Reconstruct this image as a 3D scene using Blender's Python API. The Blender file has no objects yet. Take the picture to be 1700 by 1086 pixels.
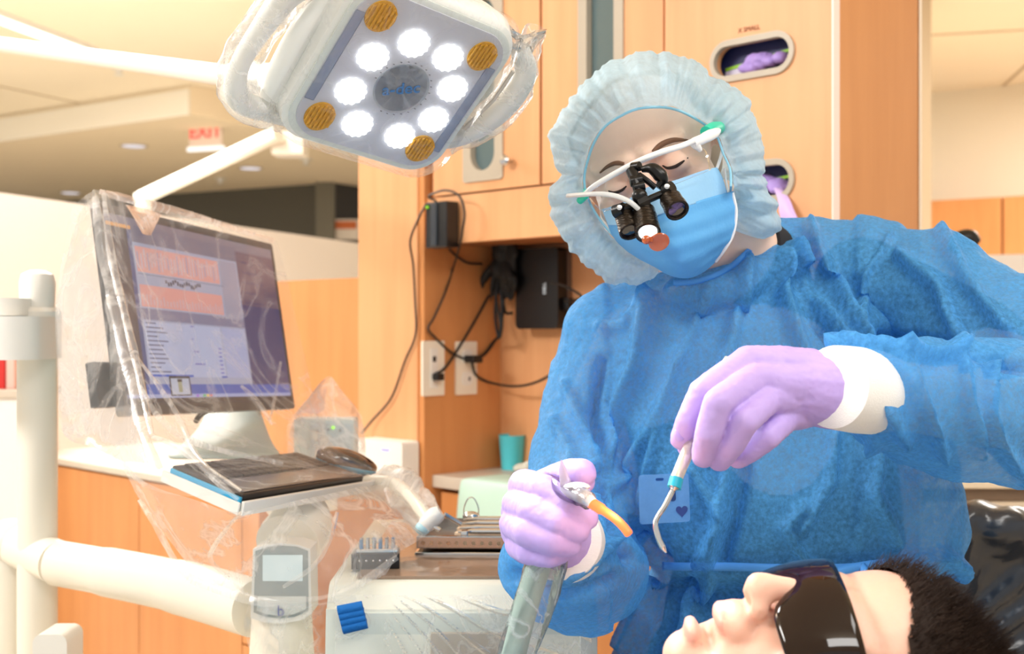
import bpy, bmesh, math, random
from math import sin, cos, pi, radians, degrees, atan2, sqrt, exp
from mathutils import Vector, Matrix, noise
from mathutils.bvhtree import BVHTree
from mathutils.geometry import tessellate_polygon

random.seed(7)
scene = bpy.context.scene
COL = scene.collection

# ------------------------------------------------------------------ camera
CAMZ = 1.25
FPX = 2000.0
cam_data = bpy.data.cameras.new('camera')
cam_data.sensor_width = 36.0
cam_data.lens = 36.0 * FPX / 1700.0
cam_data.clip_start = 0.05
cam_data.dof.use_dof = True
cam_data.dof.focus_distance = 1.13
cam_data.dof.aperture_fstop = 7.5
cam = bpy.data.objects.new('camera', cam_data)
cam.location = (0, 0, CAMZ)
cam.rotation_euler = (radians(90), 0, 0)
COL.objects.link(cam)
scene.camera = cam

# ------------------------------------------------------------------ world
world = bpy.data.worlds.new('world')
scene.world = world
world.use_nodes = True
bg = world.node_tree.nodes['Background']
bg.inputs[0].default_value = (1.0, 0.97, 0.93, 1)
bg.inputs[1].default_value = 0.68

scene.view_settings.view_transform = 'Standard'
scene.view_settings.look = 'None'
scene.view_settings.gamma = 1.0
scene.view_settings.use_curve_mapping = False
scene.view_settings.exposure = 0.12

def area_light(name, loc, target, size, energy, color=(1, 1, 1), size_y=None):
    l = bpy.data.lights.new(name, 'AREA')
    l.energy = energy
    l.color = color
    l.size = size
    if size_y:
        l.shape = 'RECTANGLE'
        l.size_y = size_y
    o = bpy.data.objects.new(name, l)
    o.location = loc
    d = Vector(target) - Vector(loc)
    o.rotation_euler = d.to_track_quat('-Z', 'Y').to_euler()
    COL.objects.link(o)
    return o

area_light('added_area_light', (-2.3, 0.9, 2.72), (0.1, 1.5, 1.0), 1.2, 84, (1, 0.97, 0.94), 0.5)  # added key from the left, no fixture; keeps the recess side panel unlit
area_light('added_area_light', (0.5, -0.6, 2.72), (0.3, 1.4, 1.1), 1.0, 20, (1, 0.98, 0.95), 0.5)  # added light behind the camera, no fixture there
area_light('added_area_light', (1.2, 0.5, 2.72), (0.4, 1.5, 0.9), 1.4, 23, (1, 0.97, 0.93), 0.6)  # added light from the right, no fixture there
area_light('added_area_light', (-2.4, 4.6, 2.74), (-2.4, 4.6, 0), 2.4, 240, (1, 0.965, 0.91))  # added to brighten the far partition, no fixture there
area_light('added_area_light', (3.4, 5.4, 2.74), (3.4, 5.4, 0), 1.6, 120, (1, 0.97, 0.92))  # added to brighten the far right room, no fixture there

# ------------------------------------------------------------------ colours and materials
def lin(c):
    c = c / 255.0
    return c / 12.92 if c <= 0.04045 else ((c + 0.055) / 1.055) ** 2.4

def rgb(r, g, b):
    return (lin(r), lin(g), lin(b), 1.0)

def mat(name, col, rough=0.5, metal=0.0, spec=0.5, var=0.0, vscale=6.0, bump=0.0, bscale=40.0,
        coat=0.0, emit=None, estr=0.0, trans=0.0, sss=0.0, stretch=None):
    m = bpy.data.materials.new(name)
    m.use_nodes = True
    nt = m.node_tree
    p = nt.nodes['Principled BSDF']
    p.inputs['Base Color'].default_value = col
    p.inputs['Roughness'].default_value = rough
    p.inputs['Metallic'].default_value = metal
    p.inputs['Specular IOR Level'].default_value = spec
    p.inputs['Coat Weight'].default_value = coat
    p.inputs['Transmission Weight'].default_value = trans
    if sss:
        p.inputs['Subsurface Weight'].default_value = sss
        p.inputs['Subsurface Radius'].default_value = (0.012, 0.005, 0.003)
        p.inputs['Subsurface Scale'].default_value = 1.0
    if emit:
        p.inputs['Emission Color'].default_value = emit
        p.inputs['Emission Strength'].default_value = estr
    if var or bump:
        tc = nt.nodes.new('ShaderNodeTexCoord')
        mp = nt.nodes.new('ShaderNodeMapping')
        if stretch:
            mp.inputs['Scale'].default_value = stretch
        nt.links.new(tc.outputs['Object'], mp.inputs[0])
    if var:
        n = nt.nodes.new('ShaderNodeTexNoise')
        n.inputs['Scale'].default_value = vscale
        n.inputs['Detail'].default_value = 4
        nt.links.new(mp.outputs[0], n.inputs['Vector'])
        mx = nt.nodes.new('ShaderNodeMix')
        mx.data_type = 'RGBA'
        mx.inputs[6].default_value = tuple(min(1, c * (1 + var)) for c in col[:3]) + (1,)
        mx.inputs[7].default_value = tuple(c * (1 - var) for c in col[:3]) + (1,)
        nt.links.new(n.outputs['Fac'], mx.inputs[0])
        nt.links.new(mx.outputs[2], p.inputs['Base Color'])
    if bump:
        n2 = nt.nodes.new('ShaderNodeTexNoise')
        n2.inputs['Scale'].default_value = bscale
        n2.inputs['Detail'].default_value = 3
        nt.links.new(mp.outputs[0], n2.inputs['Vector'])
        b = nt.nodes.new('ShaderNodeBump')
        b.inputs['Strength'].default_value = bump
        b.inputs['Distance'].default_value = 0.004
        nt.links.new(n2.outputs['Fac'], b.inputs['Height'])
        nt.links.new(b.outputs[0], p.inputs['Normal'])
    return m

def wood(name, col, rot=(0, 0, 0)):
    m = bpy.data.materials.new(name)
    m.use_nodes = True
    nt = m.node_tree
    p = nt.nodes['Principled BSDF']
    p.inputs['Roughness'].default_value = 0.42
    p.inputs['Specular IOR Level'].default_value = 0.35
    tc = nt.nodes.new('ShaderNodeTexCoord')
    mp = nt.nodes.new('ShaderNodeMapping')
    mp.inputs['Scale'].default_value = (14, 14, 1.1)
    nt.links.new(tc.outputs['Object'], mp.inputs[0])
    n = nt.nodes.new('ShaderNodeTexNoise')
    n.inputs['Scale'].default_value = 2.0
    n.inputs['Detail'].default_value = 6
    nt.links.new(mp.outputs[0], n.inputs['Vector'])
    n2 = nt.nodes.new('ShaderNodeTexNoise')
    n2.inputs['Scale'].default_value = 2.2
    nt.links.new(tc.outputs['Object'], n2.inputs['Vector'])
    ad = nt.nodes.new('ShaderNodeMath'); ad.operation = 'MULTIPLY_ADD'
    ad.inputs[1].default_value = 0.5
    nt.links.new(n.outputs['Fac'], ad.inputs[0])
    ml = nt.nodes.new('ShaderNodeMath'); ml.operation = 'MULTIPLY'
    ml.inputs[1].default_value = 0.5
    nt.links.new(n2.outputs['Fac'], ml.inputs[0])
    nt.links.new(ml.outputs[0], ad.inputs[2])
    cr = nt.nodes.new('ShaderNodeValToRGB')
    cr.color_ramp.elements[0].position = 0.3
    cr.color_ramp.elements[0].color = (col[0] * 0.86, col[1] * 0.80, col[2] * 0.74, 1)
    cr.color_ramp.elements[1].position = 0.7
    cr.color_ramp.elements[1].color = (min(1, col[0] * 1.06), col[1] * 1.08, col[2] * 1.1, 1)
    nt.links.new(ad.outputs[0], cr.inputs[0])
    nt.links.new(cr.outputs[0], p.inputs['Base Color'])
    return m

def plastic_film(name, body=0.10, streak=0.35, scale=9.0, tint=(1, 0.98, 0.95), rough=0.12, gloss=0.16):
    """thin crumpled polythene: mostly transparent, milky along its creases"""
    m = bpy.data.materials.new(name)
    m.use_nodes = True
    nt = m.node_tree
    for n in list(nt.nodes):
        nt.nodes.remove(n)
    out = nt.nodes.new('ShaderNodeOutputMaterial')
    tr = nt.nodes.new('ShaderNodeBsdfTransparent')
    df = nt.nodes.new('ShaderNodeBsdfDiffuse')
    tl = nt.nodes.new('ShaderNodeBsdfTranslucent')
    gl = nt.nodes.new('ShaderNodeBsdfGlossy')
    df.inputs[0].default_value = (*tint, 1)
    tl.inputs[0].default_value = (*tint, 1)
    gl.inputs['Roughness'].default_value = rough
    tc = nt.nodes.new('ShaderNodeTexCoord')
    vo = nt.nodes.new('ShaderNodeTexNoise')
    vo.inputs['Scale'].default_value = scale
    vo.inputs['Detail'].default_value = 5
    vo.inputs['Distortion'].default_value = 1.6
    nt.links.new(tc.outputs['Object'], vo.inputs['Vector'])
    # ridge: 1-|n-.5|*k
    a = nt.nodes.new('ShaderNodeMath'); a.operation = 'SUBTRACT'; a.inputs[1].default_value = 0.5
    b = nt.nodes.new('ShaderNodeMath'); b.operation = 'ABSOLUTE'
    c = nt.nodes.new('ShaderNodeMath'); c.operation = 'MULTIPLY'; c.inputs[1].default_value = 22
    d = nt.nodes.new('ShaderNodeMath'); d.operation = 'SUBTRACT'; d.inputs[0].default_value = 1; d.use_clamp = True
    e = nt.nodes.new('ShaderNodeMath'); e.operation = 'MULTIPLY_ADD'; e.inputs[1].default_value = streak; e.inputs[2].default_value = body
    nt.links.new(vo.outputs['Fac'], a.inputs[0]); nt.links.new(a.outputs[0], b.inputs[0])
    nt.links.new(b.outputs[0], c.inputs[0]); nt.links.new(c.outputs[0], d.inputs[1]); nt.links.new(d.outputs[0], e.inputs[0])
    bp = nt.nodes.new('ShaderNodeBump'); bp.inputs['Strength'].default_value = 0.6; bp.inputs['Distance'].default_value = 0.006
    nt.links.new(vo.outputs['Fac'], bp.inputs['Height'])
    nt.links.new(bp.outputs[0], gl.inputs['Normal'])
    m0 = nt.nodes.new('ShaderNodeMixShader'); m0.inputs[0].default_value = 0.5
    nt.links.new(df.outputs[0], m0.inputs[1]); nt.links.new(tl.outputs[0], m0.inputs[2])
    m1 = nt.nodes.new('ShaderNodeMixShader')
    nt.links.new(e.outputs[0], m1.inputs[0]); nt.links.new(tr.outputs[0], m1.inputs[1]); nt.links.new(m0.outputs[0], m1.inputs[2])
    m2 = nt.nodes.new('ShaderNodeMixShader')
    fr = nt.nodes.new('ShaderNodeFresnel'); fr.inputs[0].default_value = 1.45
    nt.links.new(bp.outputs[0], fr.inputs['Normal'])
    fm = nt.nodes.new('ShaderNodeMath'); fm.operation = 'MULTIPLY'; fm.inputs[1].default_value = gloss * 6; fm.use_clamp = True
    nt.links.new(fr.outputs[0], fm.inputs[0])
    nt.links.new(fm.outputs[0], m2.inputs[0]); nt.links.new(m1.outputs[0], m2.inputs[1]); nt.links.new(gl.outputs[0], m2.inputs[2])
    nt.links.new(m2.outputs[0], out.inputs[0])
    return m

def sheer(name, col, alpha=0.75, var=0.12, vscale=90.0, rough=0.6, bump=0.25, bscale=70.0, transl=0.35, blotch=0.0):
    """thin nonwoven cloth: coloured, partly see-through, with fine fibre mottling"""
    m = bpy.data.materials.new(name)
    m.use_nodes = True
    nt = m.node_tree
    p = nt.nodes['Principled BSDF']
    out = nt.nodes['Material Output']
    p.inputs['Base Color'].default_value = col
    p.inputs['Roughness'].default_value = rough
    p.inputs['Specular IOR Level'].default_value = 0.25
    tc = nt.nodes.new('ShaderNodeTexCoord')
    n = nt.nodes.new('ShaderNodeTexNoise')
    n.inputs['Scale'].default_value = vscale; n.inputs['Detail'].default_value = 8; n.inputs['Roughness'].default_value = 0.7
    nt.links.new(tc.outputs['Object'], n.inputs['Vector'])
    tlb = nt.nodes.new('ShaderNodeBsdfTranslucent'); tlb.inputs[0].default_value = col
    mixt = nt.nodes.new('ShaderNodeMixShader'); mixt.inputs[0].default_value = transl
    nt.links.new(p.outputs[0], mixt.inputs[1]); nt.links.new(tlb.outputs[0], mixt.inputs[2])
    tr = nt.nodes.new('ShaderNodeBsdfTransparent')
    tr.inputs[0].default_value = (min(1, col[0] * .35 + .65), min(1, col[1] * .35 + .65), min(1, col[2] * .35 + .65), 1)
    mr = nt.nodes.new('ShaderNodeMapRange')
    mr.inputs[1].default_value = 0.3; mr.inputs[2].default_value = 0.7
    mr.inputs[3].default_value = max(0, alpha - var); mr.inputs[4].default_value = min(1, alpha + var)
    nt.links.new(n.outputs['Fac'], mr.inputs[0])
    mix = nt.nodes.new('ShaderNodeMixShader')
    nt.links.new(mr.outputs[0], mix.inputs[0]); nt.links.new(tr.outputs[0], mix.inputs[1]); nt.links.new(mixt.outputs[0], mix.inputs[2])
    nt.links.new(mix.outputs[0], out.inputs[0])
    nb = nt.nodes.new('ShaderNodeTexNoise'); nb.inputs['Scale'].default_value = bscale; nb.inputs['Detail'].default_value = 4
    nt.links.new(tc.outputs['Object'], nb.inputs['Vector'])
    b = nt.nodes.new('ShaderNodeBump'); b.inputs['Strength'].default_value = bump; b.inputs['Distance'].default_value = 0.003
    nt.links.new(nb.outputs['Fac'], b.inputs['Height'])
    nt.links.new(b.outputs[0], p.inputs['Normal'])
    return m

def clear(name, tint=(1, 1, 1), k=0.12, rough=0.03):
    m = bpy.data.materials.new(name)
    m.use_nodes = True
    nt = m.node_tree
    for n in list(nt.nodes):
        nt.nodes.remove(n)
    out = nt.nodes.new('ShaderNodeOutputMaterial')
    tr = nt.nodes.new('ShaderNodeBsdfTransparent'); tr.inputs[0].default_value = (*tint, 1)
    gl = nt.nodes.new('ShaderNodeBsdfGlossy'); gl.inputs['Roughness'].default_value = rough
    lw = nt.nodes.new('ShaderNodeLayerWeight'); lw.inputs[0].default_value = k
    mx = nt.nodes.new('ShaderNodeMixShader')
    nt.links.new(lw.outputs['Fresnel'], mx.inputs[0]); nt.links.new(tr.outputs[0], mx.inputs[1]); nt.links.new(gl.outputs[0], mx.inputs[2])
    nt.links.new(mx.outputs[0], out.inputs[0])
    return m

def emis(name, col, s=1.0):
    return mat(name, (0.02, 0.02, 0.02, 1), emit=col, estr=s, rough=0.3)

# ------------------------------------------------------------------ placing
def P(px, py, Y):
    """world point seen at pixel (px,py) at distance Y in front of the camera"""
    return Vector(((px - 850.0) / FPX * Y, Y, CAMZ + (543.0 - py) / FPX * Y))

def PZ(px, py, z):
    """world point seen at pixel (px,py) on the level z"""
    return P(px, py, (CAMZ - z) * FPX / (py - 543.0))

def to_px(v):
    return (850 + v[0] / v[1] * FPX, 543 - (v[2] - CAMZ) / v[1] * FPX)

WO = {}   # world origin of every object that parents others

def root(name, loc, label, cat, group=None):
    o = bpy.data.objects.new(name, None)
    o.empty_display_size = 0.05
    o.location = Vector(loc)
    COL.objects.link(o)
    o['label'] = label
    o['category'] = cat
    if group:
        o['group'] = group
    WO[o.name] = Vector(loc)
    return o

def tag(o, label, cat, group=None):
    o['label'] = label
    o['category'] = cat
    if group:
        o['group'] = group
    return o

def link_mesh(name, me, m, parent=None, smooth=True, angle=None, label=None):
    """me is in world coordinates; gives it an origin and links it"""
    o = bpy.data.objects.new(name, me)
    COL.objects.link(o)
    if parent is not None:
        off = WO[parent.name]
        o.parent = parent
    else:
        xs = [v.co for v in me.vertices]
        off = Vector(((min(v.x for v in xs) + max(v.x for v in xs)) / 2,
                      (min(v.y for v in xs) + max(v.y for v in xs)) / 2, min(v.z for v in xs)))
        o.location = off
    WO[o.name] = off.copy()
    me.transform(Matrix.Translation(-off))
    if m is not None:
        if isinstance(m, (list, tuple)):
            for x in m:
                me.materials.append(x)
        else:
            me.materials.append(m)
    if smooth:
        me.polygons.foreach_set('use_smooth', [True] * len(me.polygons))
        if angle:
            me.set_sharp_from_angle(angle=radians(angle))
    if label:
        o['label'] = label
    me.update()
    return o

def structure(o):
    o['kind'] = 'structure'
    return o

class MB:
    """collects shapes in world coordinates, built as one mesh"""
    def __init__(self, xf=None):
        self.v = []; self.f = []; self.mi = []; self.xf = xf or Matrix.Identity(4); self.cur = 0
    def add(self, vs, fs):
        b = len(self.v)
        self.v += [self.xf @ Vector(v) for v in vs]
        self.f += [tuple(i + b for i in f) for f in fs]
        self.mi += [self.cur] * len(fs)
        return self
    def box(self, lo, hi, bev=0.0):
        x0, y0, z0 = lo; x1, y1, z1 = hi
        if bev <= 0:
            vs = [(x0, y0, z0), (x1, y0, z0), (x1, y1, z0), (x0, y1, z0), (x0, y0, z1), (x1, y0, z1), (x1, y1, z1), (x0, y1, z1)]
            return self.add(vs, [(3, 2, 1, 0), (4, 5, 6, 7), (0, 1, 5, 4), (1, 2, 6, 5), (2, 3, 7, 6), (3, 0, 4, 7)])
        bm = bmesh.new()
        bmesh.ops.create_cube(bm, size=1)
        for v in bm.verts:
            v.co = Vector(((x0 + x1) / 2 + v.co.x * (x1 - x0), (y0 + y1) / 2 + v.co.y * (y1 - y0), (z0 + z1) / 2 + v.co.z * (z1 - z0)))
        bmesh.ops.bevel(bm, geom=bm.edges[:], offset=bev, segments=3, affect='EDGES', profile=0.6)
        return self.addbm(bm)
    def addbm(self, bm):
        bm.verts.index_update()
        vs = [v.co.copy() for v in bm.verts]
        fs = [[v.index for v in f.verts] for f in bm.faces]
        bm.free()
        return self.add(vs, fs)
    def prism(self, poly, ax, lo, hi, holes=None):
        """poly: 2D outline; ax: axis of extrusion ('x','y','z')"""
        def mk(a, b, t):
            return {'x': (t, a, b), 'y': (a, t, b), 'z': (a, b, t)}[ax]
        loops = [poly] + (holes or [])
        pts = [p for l in loops for p in l]
        tri = tessellate_polygon([[Vector((p[0], p[1], 0)) for p in l] for l in loops])
        n = len(pts)
        vs = [mk(p[0], p[1], lo) for p in pts] + [mk(p[0], p[1], hi) for p in pts]
        fs = [tuple(t) for t in tri] + [tuple(i + n for i in reversed(t)) for t in tri]
        b = 0
        for l in loops:
            k = len(l)
            for i in range(k):
                j = (i + 1) % k
                fs.append((b + i, b + j, b + j + n, b + i + n))
            b += k
        return self.add(vs, fs)
    def tube(self, pts, r, n=12, cap=True):
        pts = [Vector(p) for p in pts]
        rs = r if isinstance(r, (list, tuple)) else [r] * len(pts)
        if len(pts) < 2:
            return self
        t = (pts[1] - pts[0]).normalized()
        u = t.orthogonal().normalized()
        vs = []; fs = []
        for i, p in enumerate(pts):
            if i == 0: tt = pts[1] - pts[0]
            elif i == len(pts) - 1: tt = pts[-1] - pts[-2]
            else: tt = (pts[i + 1] - pts[i]).normalized() + (pts[i] - pts[i - 1]).normalized()
            tt = tt.normalized() if tt.length > 1e-9 else t
            u = (u - tt * u.dot(tt))
            u = u.normalized() if u.length > 1e-6 else tt.orthogonal().normalized()
            w = tt.cross(u)
            for k in range(n):
                a = 2 * pi * k / n
                vs.append(p + (u * cos(a) + w * sin(a)) * rs[i])
        for i in range(len(pts) - 1):
            for k in range(n):
                a = i * n + k; b = i * n + (k + 1) % n
                fs.append((a, b, b + n, a + n))
        if cap:
            fs.append(tuple(reversed(range(n))))
            fs.append(tuple(range((len(pts) - 1) * n, len(pts) * n)))
        return self.add(vs, fs)
    def lathe(self, prof, p0, axis=(0, 0, 1), n=32, sx=1.0, sy=1.0):
        """prof: (radius, height) list along axis from p0"""
        ax = Vector(axis).normalized(); u = ax.orthogonal().normalized(); w = ax.cross(u)
        p0 = Vector(p0)
        vs = []; fs = []
        for r, h in prof:
            for k in range(n):
                a = 2 * pi * k / n
                vs.append(p0 + ax * h + u * (cos(a) * r * sx) + w * (sin(a) * r * sy))
        for i in range(len(prof) - 1):
            for k in range(n):
                a = i * n + k; b = i * n + (k + 1) % n
                fs.append((a, b, b + n, a + n))
        fs.append(tuple(reversed(range(n)))); fs.append(tuple(range((len(prof) - 1) * n, len(prof) * n)))
        return self.add(vs, fs)
    def ball(self, c, r, n=16):
        if not isinstance(r, (tuple, list, Vector)): r = (r, r, r)
        bm = bmesh.new()
        bmesh.ops.create_uvsphere(bm, u_segments=n, v_segments=max(6, n // 2), radius=1)
        for v in bm.verts:
            v.co = Vector(c) + Vector((v.co.x * r[0], v.co.y * r[1], v.co.z * r[2]))
        return self.addbm(bm)
    def grid(self, rows, close_u=False, close_v=False):
        """rows of points -> quads"""
        n = len(rows[0]); vs = [p for r in rows for p in r]; fs = []
        R = len(rows)
        for i in range(R if close_v else R - 1):
            for k in range(n if close_u else n - 1):
                a = i * n + k; b = i * n + (k + 1) % n
                c = ((i + 1) % R) * n + (k + 1) % n; d = ((i + 1) % R) * n + k
                fs.append((a, b, c, d))
        return self.add(vs, fs)
    def mesh(self, name):
        me = bpy.data.meshes.new(name)
        me.from_pydata([tuple(v) for v in self.v], [], self.f)
        me.polygons.foreach_set('material_index', self.mi)
        bm = bmesh.new(); bm.from_mesh(me)
        bmesh.ops.recalc_face_normals(bm, faces=bm.faces[:])
        bm.to_mesh(me); bm.free()
        return me
    def build(self, name, m, parent=None, smooth=True, angle=35, label=None):
        return link_mesh(name, self.mesh(name), m, parent, smooth, angle, label)

def rrect(cx, cy, w, h, r, n=8):
    r = min(r, w / 2, h / 2)
    out = []
    for qx, qy, a0 in ((1, 1, 0), (-1, 1, 90), (-1, -1, 180), (1, -1, 270)):
        for k in range(n + 1):
            a = radians(a0 + 90 * k / n)
            out.append((cx + qx * (w / 2 - r) + r * cos(a), cy + qy * (h / 2 - r) + r * sin(a)))
    return out

def crom(pts, n=8, closed=False):
    """Catmull-Rom through points"""
    P_ = [Vector(p) for p in pts]
    out = []
    N = len(P_)
    rng = range(N if closed else N - 1)
    for i in rng:
        p0 = P_[(i - 1) % N] if (closed or i > 0) else P_[0] * 2 - P_[1]
        p1 = P_[i]; p2 = P_[(i + 1) % N]
        p3 = P_[(i + 2) % N] if (closed or i + 2 < N) else p2 * 2 - p1
        for k in range(n):
            t = k / n
            out.append(0.5 * ((2 * p1) + (p2 - p0) * t + (2 * p0 - 5 * p1 + 4 * p2 - p3) * t * t + (3 * p1 - p0 - 3 * p2 + p3) * t ** 3))
    if not closed:
        out.append(P_[-1])
    return out

def frame_matrix(o, x, z):
    """matrix with origin o, local x along x, local z close to z"""
    x = Vector(x).normalized(); z = Vector(z); y = z.cross(x).normalized(); z = x.cross(y)
    return Matrix(((x.x, y.x, z.x, o[0]), (x.y, y.y, z.y, o[1]), (x.z, y.z, z.z, o[2]), (0, 0, 0, 1)))

def bake(o):
    """evaluate modifiers of an unparented temp object into a fresh mesh in world space, remove the temp"""
    dg = bpy.context.evaluated_depsgraph_get()
    me = bpy.data.meshes.new_from_object(o.evaluated_get(dg), depsgraph=dg)
    me.transform(o.matrix_world)
    old = o.data
    bpy.data.objects.remove(o)
    return me

def blob(mb, voxel, smooth=4, factor=0.5, dec=None):
    """union of closed shapes into one continuous skin"""
    me = mb.mesh('tmp')
    o = bpy.data.objects.new('tmp', me); COL.objects.link(o)
    md = o.modifiers.new('r', 'REMESH'); md.mode = 'VOXEL'; md.voxel_size = voxel; md.adaptivity = 0
    if smooth:
        s = o.modifiers.new('s', 'SMOOTH'); s.factor = factor; s.iterations = smooth
    me2 = bake(o)
    me2.materials.clear()
    return me2

def capsule(mb, p0, p1, r0, r1, n=14, m=4):
    """tapered capsule"""
    p0 = Vector(p0); p1 = Vector(p1); d = p1 - p0
    L = d.length
    t = d.normalized() if L > 1e-6 else Vector((0, 0, 1))
    pts = []; rs = []
    for k in range(m + 1):
        a = pi / 2 * (1 - k / m) ; pts.append(p0 - t * (r0 * sin(a))); rs.append(max(r0 * cos(a), r0 * 0.02))
    for k in range(m + 1):
        a = pi / 2 * k / m; pts.append(p1 + t * (r1 * sin(a))); rs.append(max(r1 * cos(a), r1 * 0.02))
    mb.tube(pts, rs, n)
    return mb

def chain(mb, pts, rs, n=14):
    for i in range(len(pts) - 1):
        capsule(mb, pts[i], pts[i + 1], rs[i], rs[i + 1], n)
    return mb

def text(s, size, origin, right, up, depth, m, name, parent, bold=0.0, align='CENTER', label=None):
    cu = bpy.data.curves.new('t', 'FONT')
    cu.body = s; cu.size = size; cu.extrude = depth; cu.offset = bold; cu.align_x = align; cu.align_y = 'CENTER'
    cu.resolution_u = 3
    o = bpy.data.objects.new('t', cu); COL.objects.link(o)
    right = Vector(right).normalized(); up = Vector(up).normalized(); nn = right.cross(up)
    o.matrix_world = Matrix(((right.x, up.x, nn.x, origin[0]), (right.y, up.y, nn.y, origin[1]), (right.z, up.z, nn.z, origin[2]), (0, 0, 0, 1)))
    bpy.context.view_layer.update()
    mw = o.matrix_world.copy()
    dg = bpy.context.evaluated_depsgraph_get()
    me = bpy.data.meshes.new_from_object(o.evaluated_get(dg), depsgraph=dg)
    me.transform(mw)
    me.materials.clear()
    bpy.data.objects.remove(o)
    return link_mesh(name, me, m, parent, smooth=False, label=label)

def ridged(v, s, seed=0.0):
    """crumple: piecewise facets with sharp ridges, -1..1"""
    q = Vector((v[0] * s + seed, v[1] * s + seed * 1.7, v[2] * s - seed))
    a = 1 - 2 * abs(noise.noise(q))
    b = 1 - 2 * abs(noise.noise(q * 2.1 + Vector((5, 3, 1))))
    return a * 0.65 + b * 0.35

def facet(v, s, seed=0.0):
    d, p = noise.voronoi(Vector((v[0] * s + seed, v[1] * s + seed, v[2] * s - seed)))
    return d[1] - d[0]
# ------------------------------------------------------------------ materials
M = {}
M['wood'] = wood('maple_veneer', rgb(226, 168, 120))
M['wood_deep'] = wood('maple_veneer_shaded', rgb(214, 148, 92))  # deeper copy of the maple; paints shade into recess side and cabinet side
M['white'] = mat('white_plastic', rgb(236, 234, 228), 0.35)
M['arm_white'] = mat('cream_enamel', rgb(240, 234, 220), 0.3)
M['grey_plastic'] = mat('light_grey_plastic', rgb(196, 202, 200), 0.4)
M['black'] = mat('black_plastic', rgb(18, 18, 20), 0.35)
M['black_matte'] = mat('black_rubber', rgb(20, 20, 22), 0.7)
M['chrome'] = mat('chrome', rgb(215, 215, 215), 0.15, 1.0)
M['steel'] = mat('brushed_steel', rgb(190, 190, 188), 0.28, 1.0)
M['ceiling'] = mat('ceiling_paint', rgb(250, 238, 216), 0.9, var=0.02, vscale=3)
M['wall'] = mat('wall_paint', rgb(236, 226, 206), 0.85, var=0.02, vscale=2)
M['partition'] = mat('partition_laminate', rgb(244, 240, 236), 0.6, var=0.015, vscale=2)
M['floor'] = mat('vinyl_floor', rgb(226, 214, 194), 0.4, var=0.08, vscale=8)
M['counter'] = mat('countertop_laminate', rgb(206, 196, 182), 0.4, var=0.06, vscale=60)
M['dark_panel'] = mat('dark_olive_panel', rgb(84, 80, 68), 0.5)
M['dark_panel2'] = mat('black_brown_panel', rgb(46, 40, 32), 0.5)
M['beige_frame'] = mat('taupe_frame', rgb(178, 166, 148), 0.4)
M['glass_dark'] = mat('tinted_glass', rgb(92, 112, 116), 0.08, spec=0.8)

# cabinet frame: s runs along the cabinet front towards the right, t goes back
CO = Vector((-0.212, 2.70)); CR = Vector((0.7175, -0.6966)); CB = Vector((0.6966, 0.7175))
def C(s, t, z):
    p = CO + CR * s + CB * t
    return Vector((p.x, p.y, z))
CM = Matrix(((CR.x, CB.x, 0, CO.x), (CR.y, CB.y, 0, CO.y), (0, 0, 1, 0), (0, 0, 0, 1)))
def s_at(px, t=0.0):
    u = (px - 850) / FPX
    p = CO + CB * t
    return (u * p.y - p.x) / (CR.x - u * CR.y)
def t_at(px, s=0.0):
    u = (px - 850) / FPX
    p = CO + CR * s
    return (u * p.y - p.x) / (CB.x - u * CB.y)
def z_at(py, s, t):
    Y = (CO + CR * s + CB * t).y
    return CAMZ + (543 - py) / FPX * Y
def CP(px, py, t):
    """point on the cabinet plane at setback t seen at the pixel"""
    s = s_at(px, t); return C(s, t, z_at(py, s, t))

# ------------------------------------------------------------------ room shell
ZC = 2.79; ZL = 2.60
fl = structure(MB().box((-9, -1.5, -0.06), (9, 16, 0)).build('floor', M['floor'], None, False))
cl = structure(MB().box((-9, -1.5, ZC), (9, 16, ZC + 0.06)).build('ceiling', M['ceiling'], None, False))
# ceiling panel joints
jm = mat('ceiling_joint', rgb(196, 178, 150), 0.9)
jb = MB()
for x0, y0, x1, y1 in ((-7.5, 6.0, 1.5, 2.9), (-7.5, 9.2, -1.0, 4.4), (-3.2, 2.0, 0.9, 9.0), (-6.2, 2.0, -2.6, 9.0), (2.2, 2.6, 3.3, 8.6), (2.0, 6.4, 5.2, 5.6)):
    d = Vector((x1 - x0, y1 - y0, 0)).normalized(); nrm = Vector((-d.y, d.x, 0)) * 0.010
    a = Vector((x0, y0, ZC - 0.004)); b = Vector((x1, y1, ZC - 0.004)); up = Vector((0, 0, 0.006))
    jb.add([a - nrm, a + nrm, b + nrm, b - nrm, a - nrm + up, a + nrm + up, b + nrm + up, b - nrm + up],
           [(3, 2, 1, 0), (4, 5, 6, 7), (0, 1, 5, 4), (1, 2, 6, 5), (2, 3, 7, 6), (3, 0, 4, 7)])
structure(jb.build('trim_1', jm, None, False))

# dropped ceiling with a pale fascia, its corner at the upper left
cor = P(316, 190, (ZL - CAMZ) * FPX / (543 - 190)); far = P(0, 235, (ZL - CAMZ) * FPX / (543 - 235))
fd = (far - cor); fd.z = 0; fd.normalize()
perp = Vector((-fd.y, fd.x, 0))
if perp.y < 0: perp = -perp
a = cor; b = cor + fd * 7; c_ = b + perp * 9; d_ = cor + perp * 9
drop = MB().prism([(a.x, a.y), (b.x, b.y), (c_.x, c_.y), (d_.x, d_.y)], 'z', ZL, ZC - 0.002)
structure(drop.build('ceiling_dropped', mat('dropped_ceiling_paint', rgb(248, 232, 204), 0.9), None, False))
fa = MB().prism([(a.x, a.y), (b.x, b.y), ((b - perp * .02).x, (b - perp * .02).y), ((a - perp * .02).x, (a - perp * .02).y)], 'z', ZL - 0.005, ZC - 0.03)
structure(fa.build('trim_2', mat('fascia_paint', rgb(246, 240, 226), 0.7), None, False))
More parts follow.
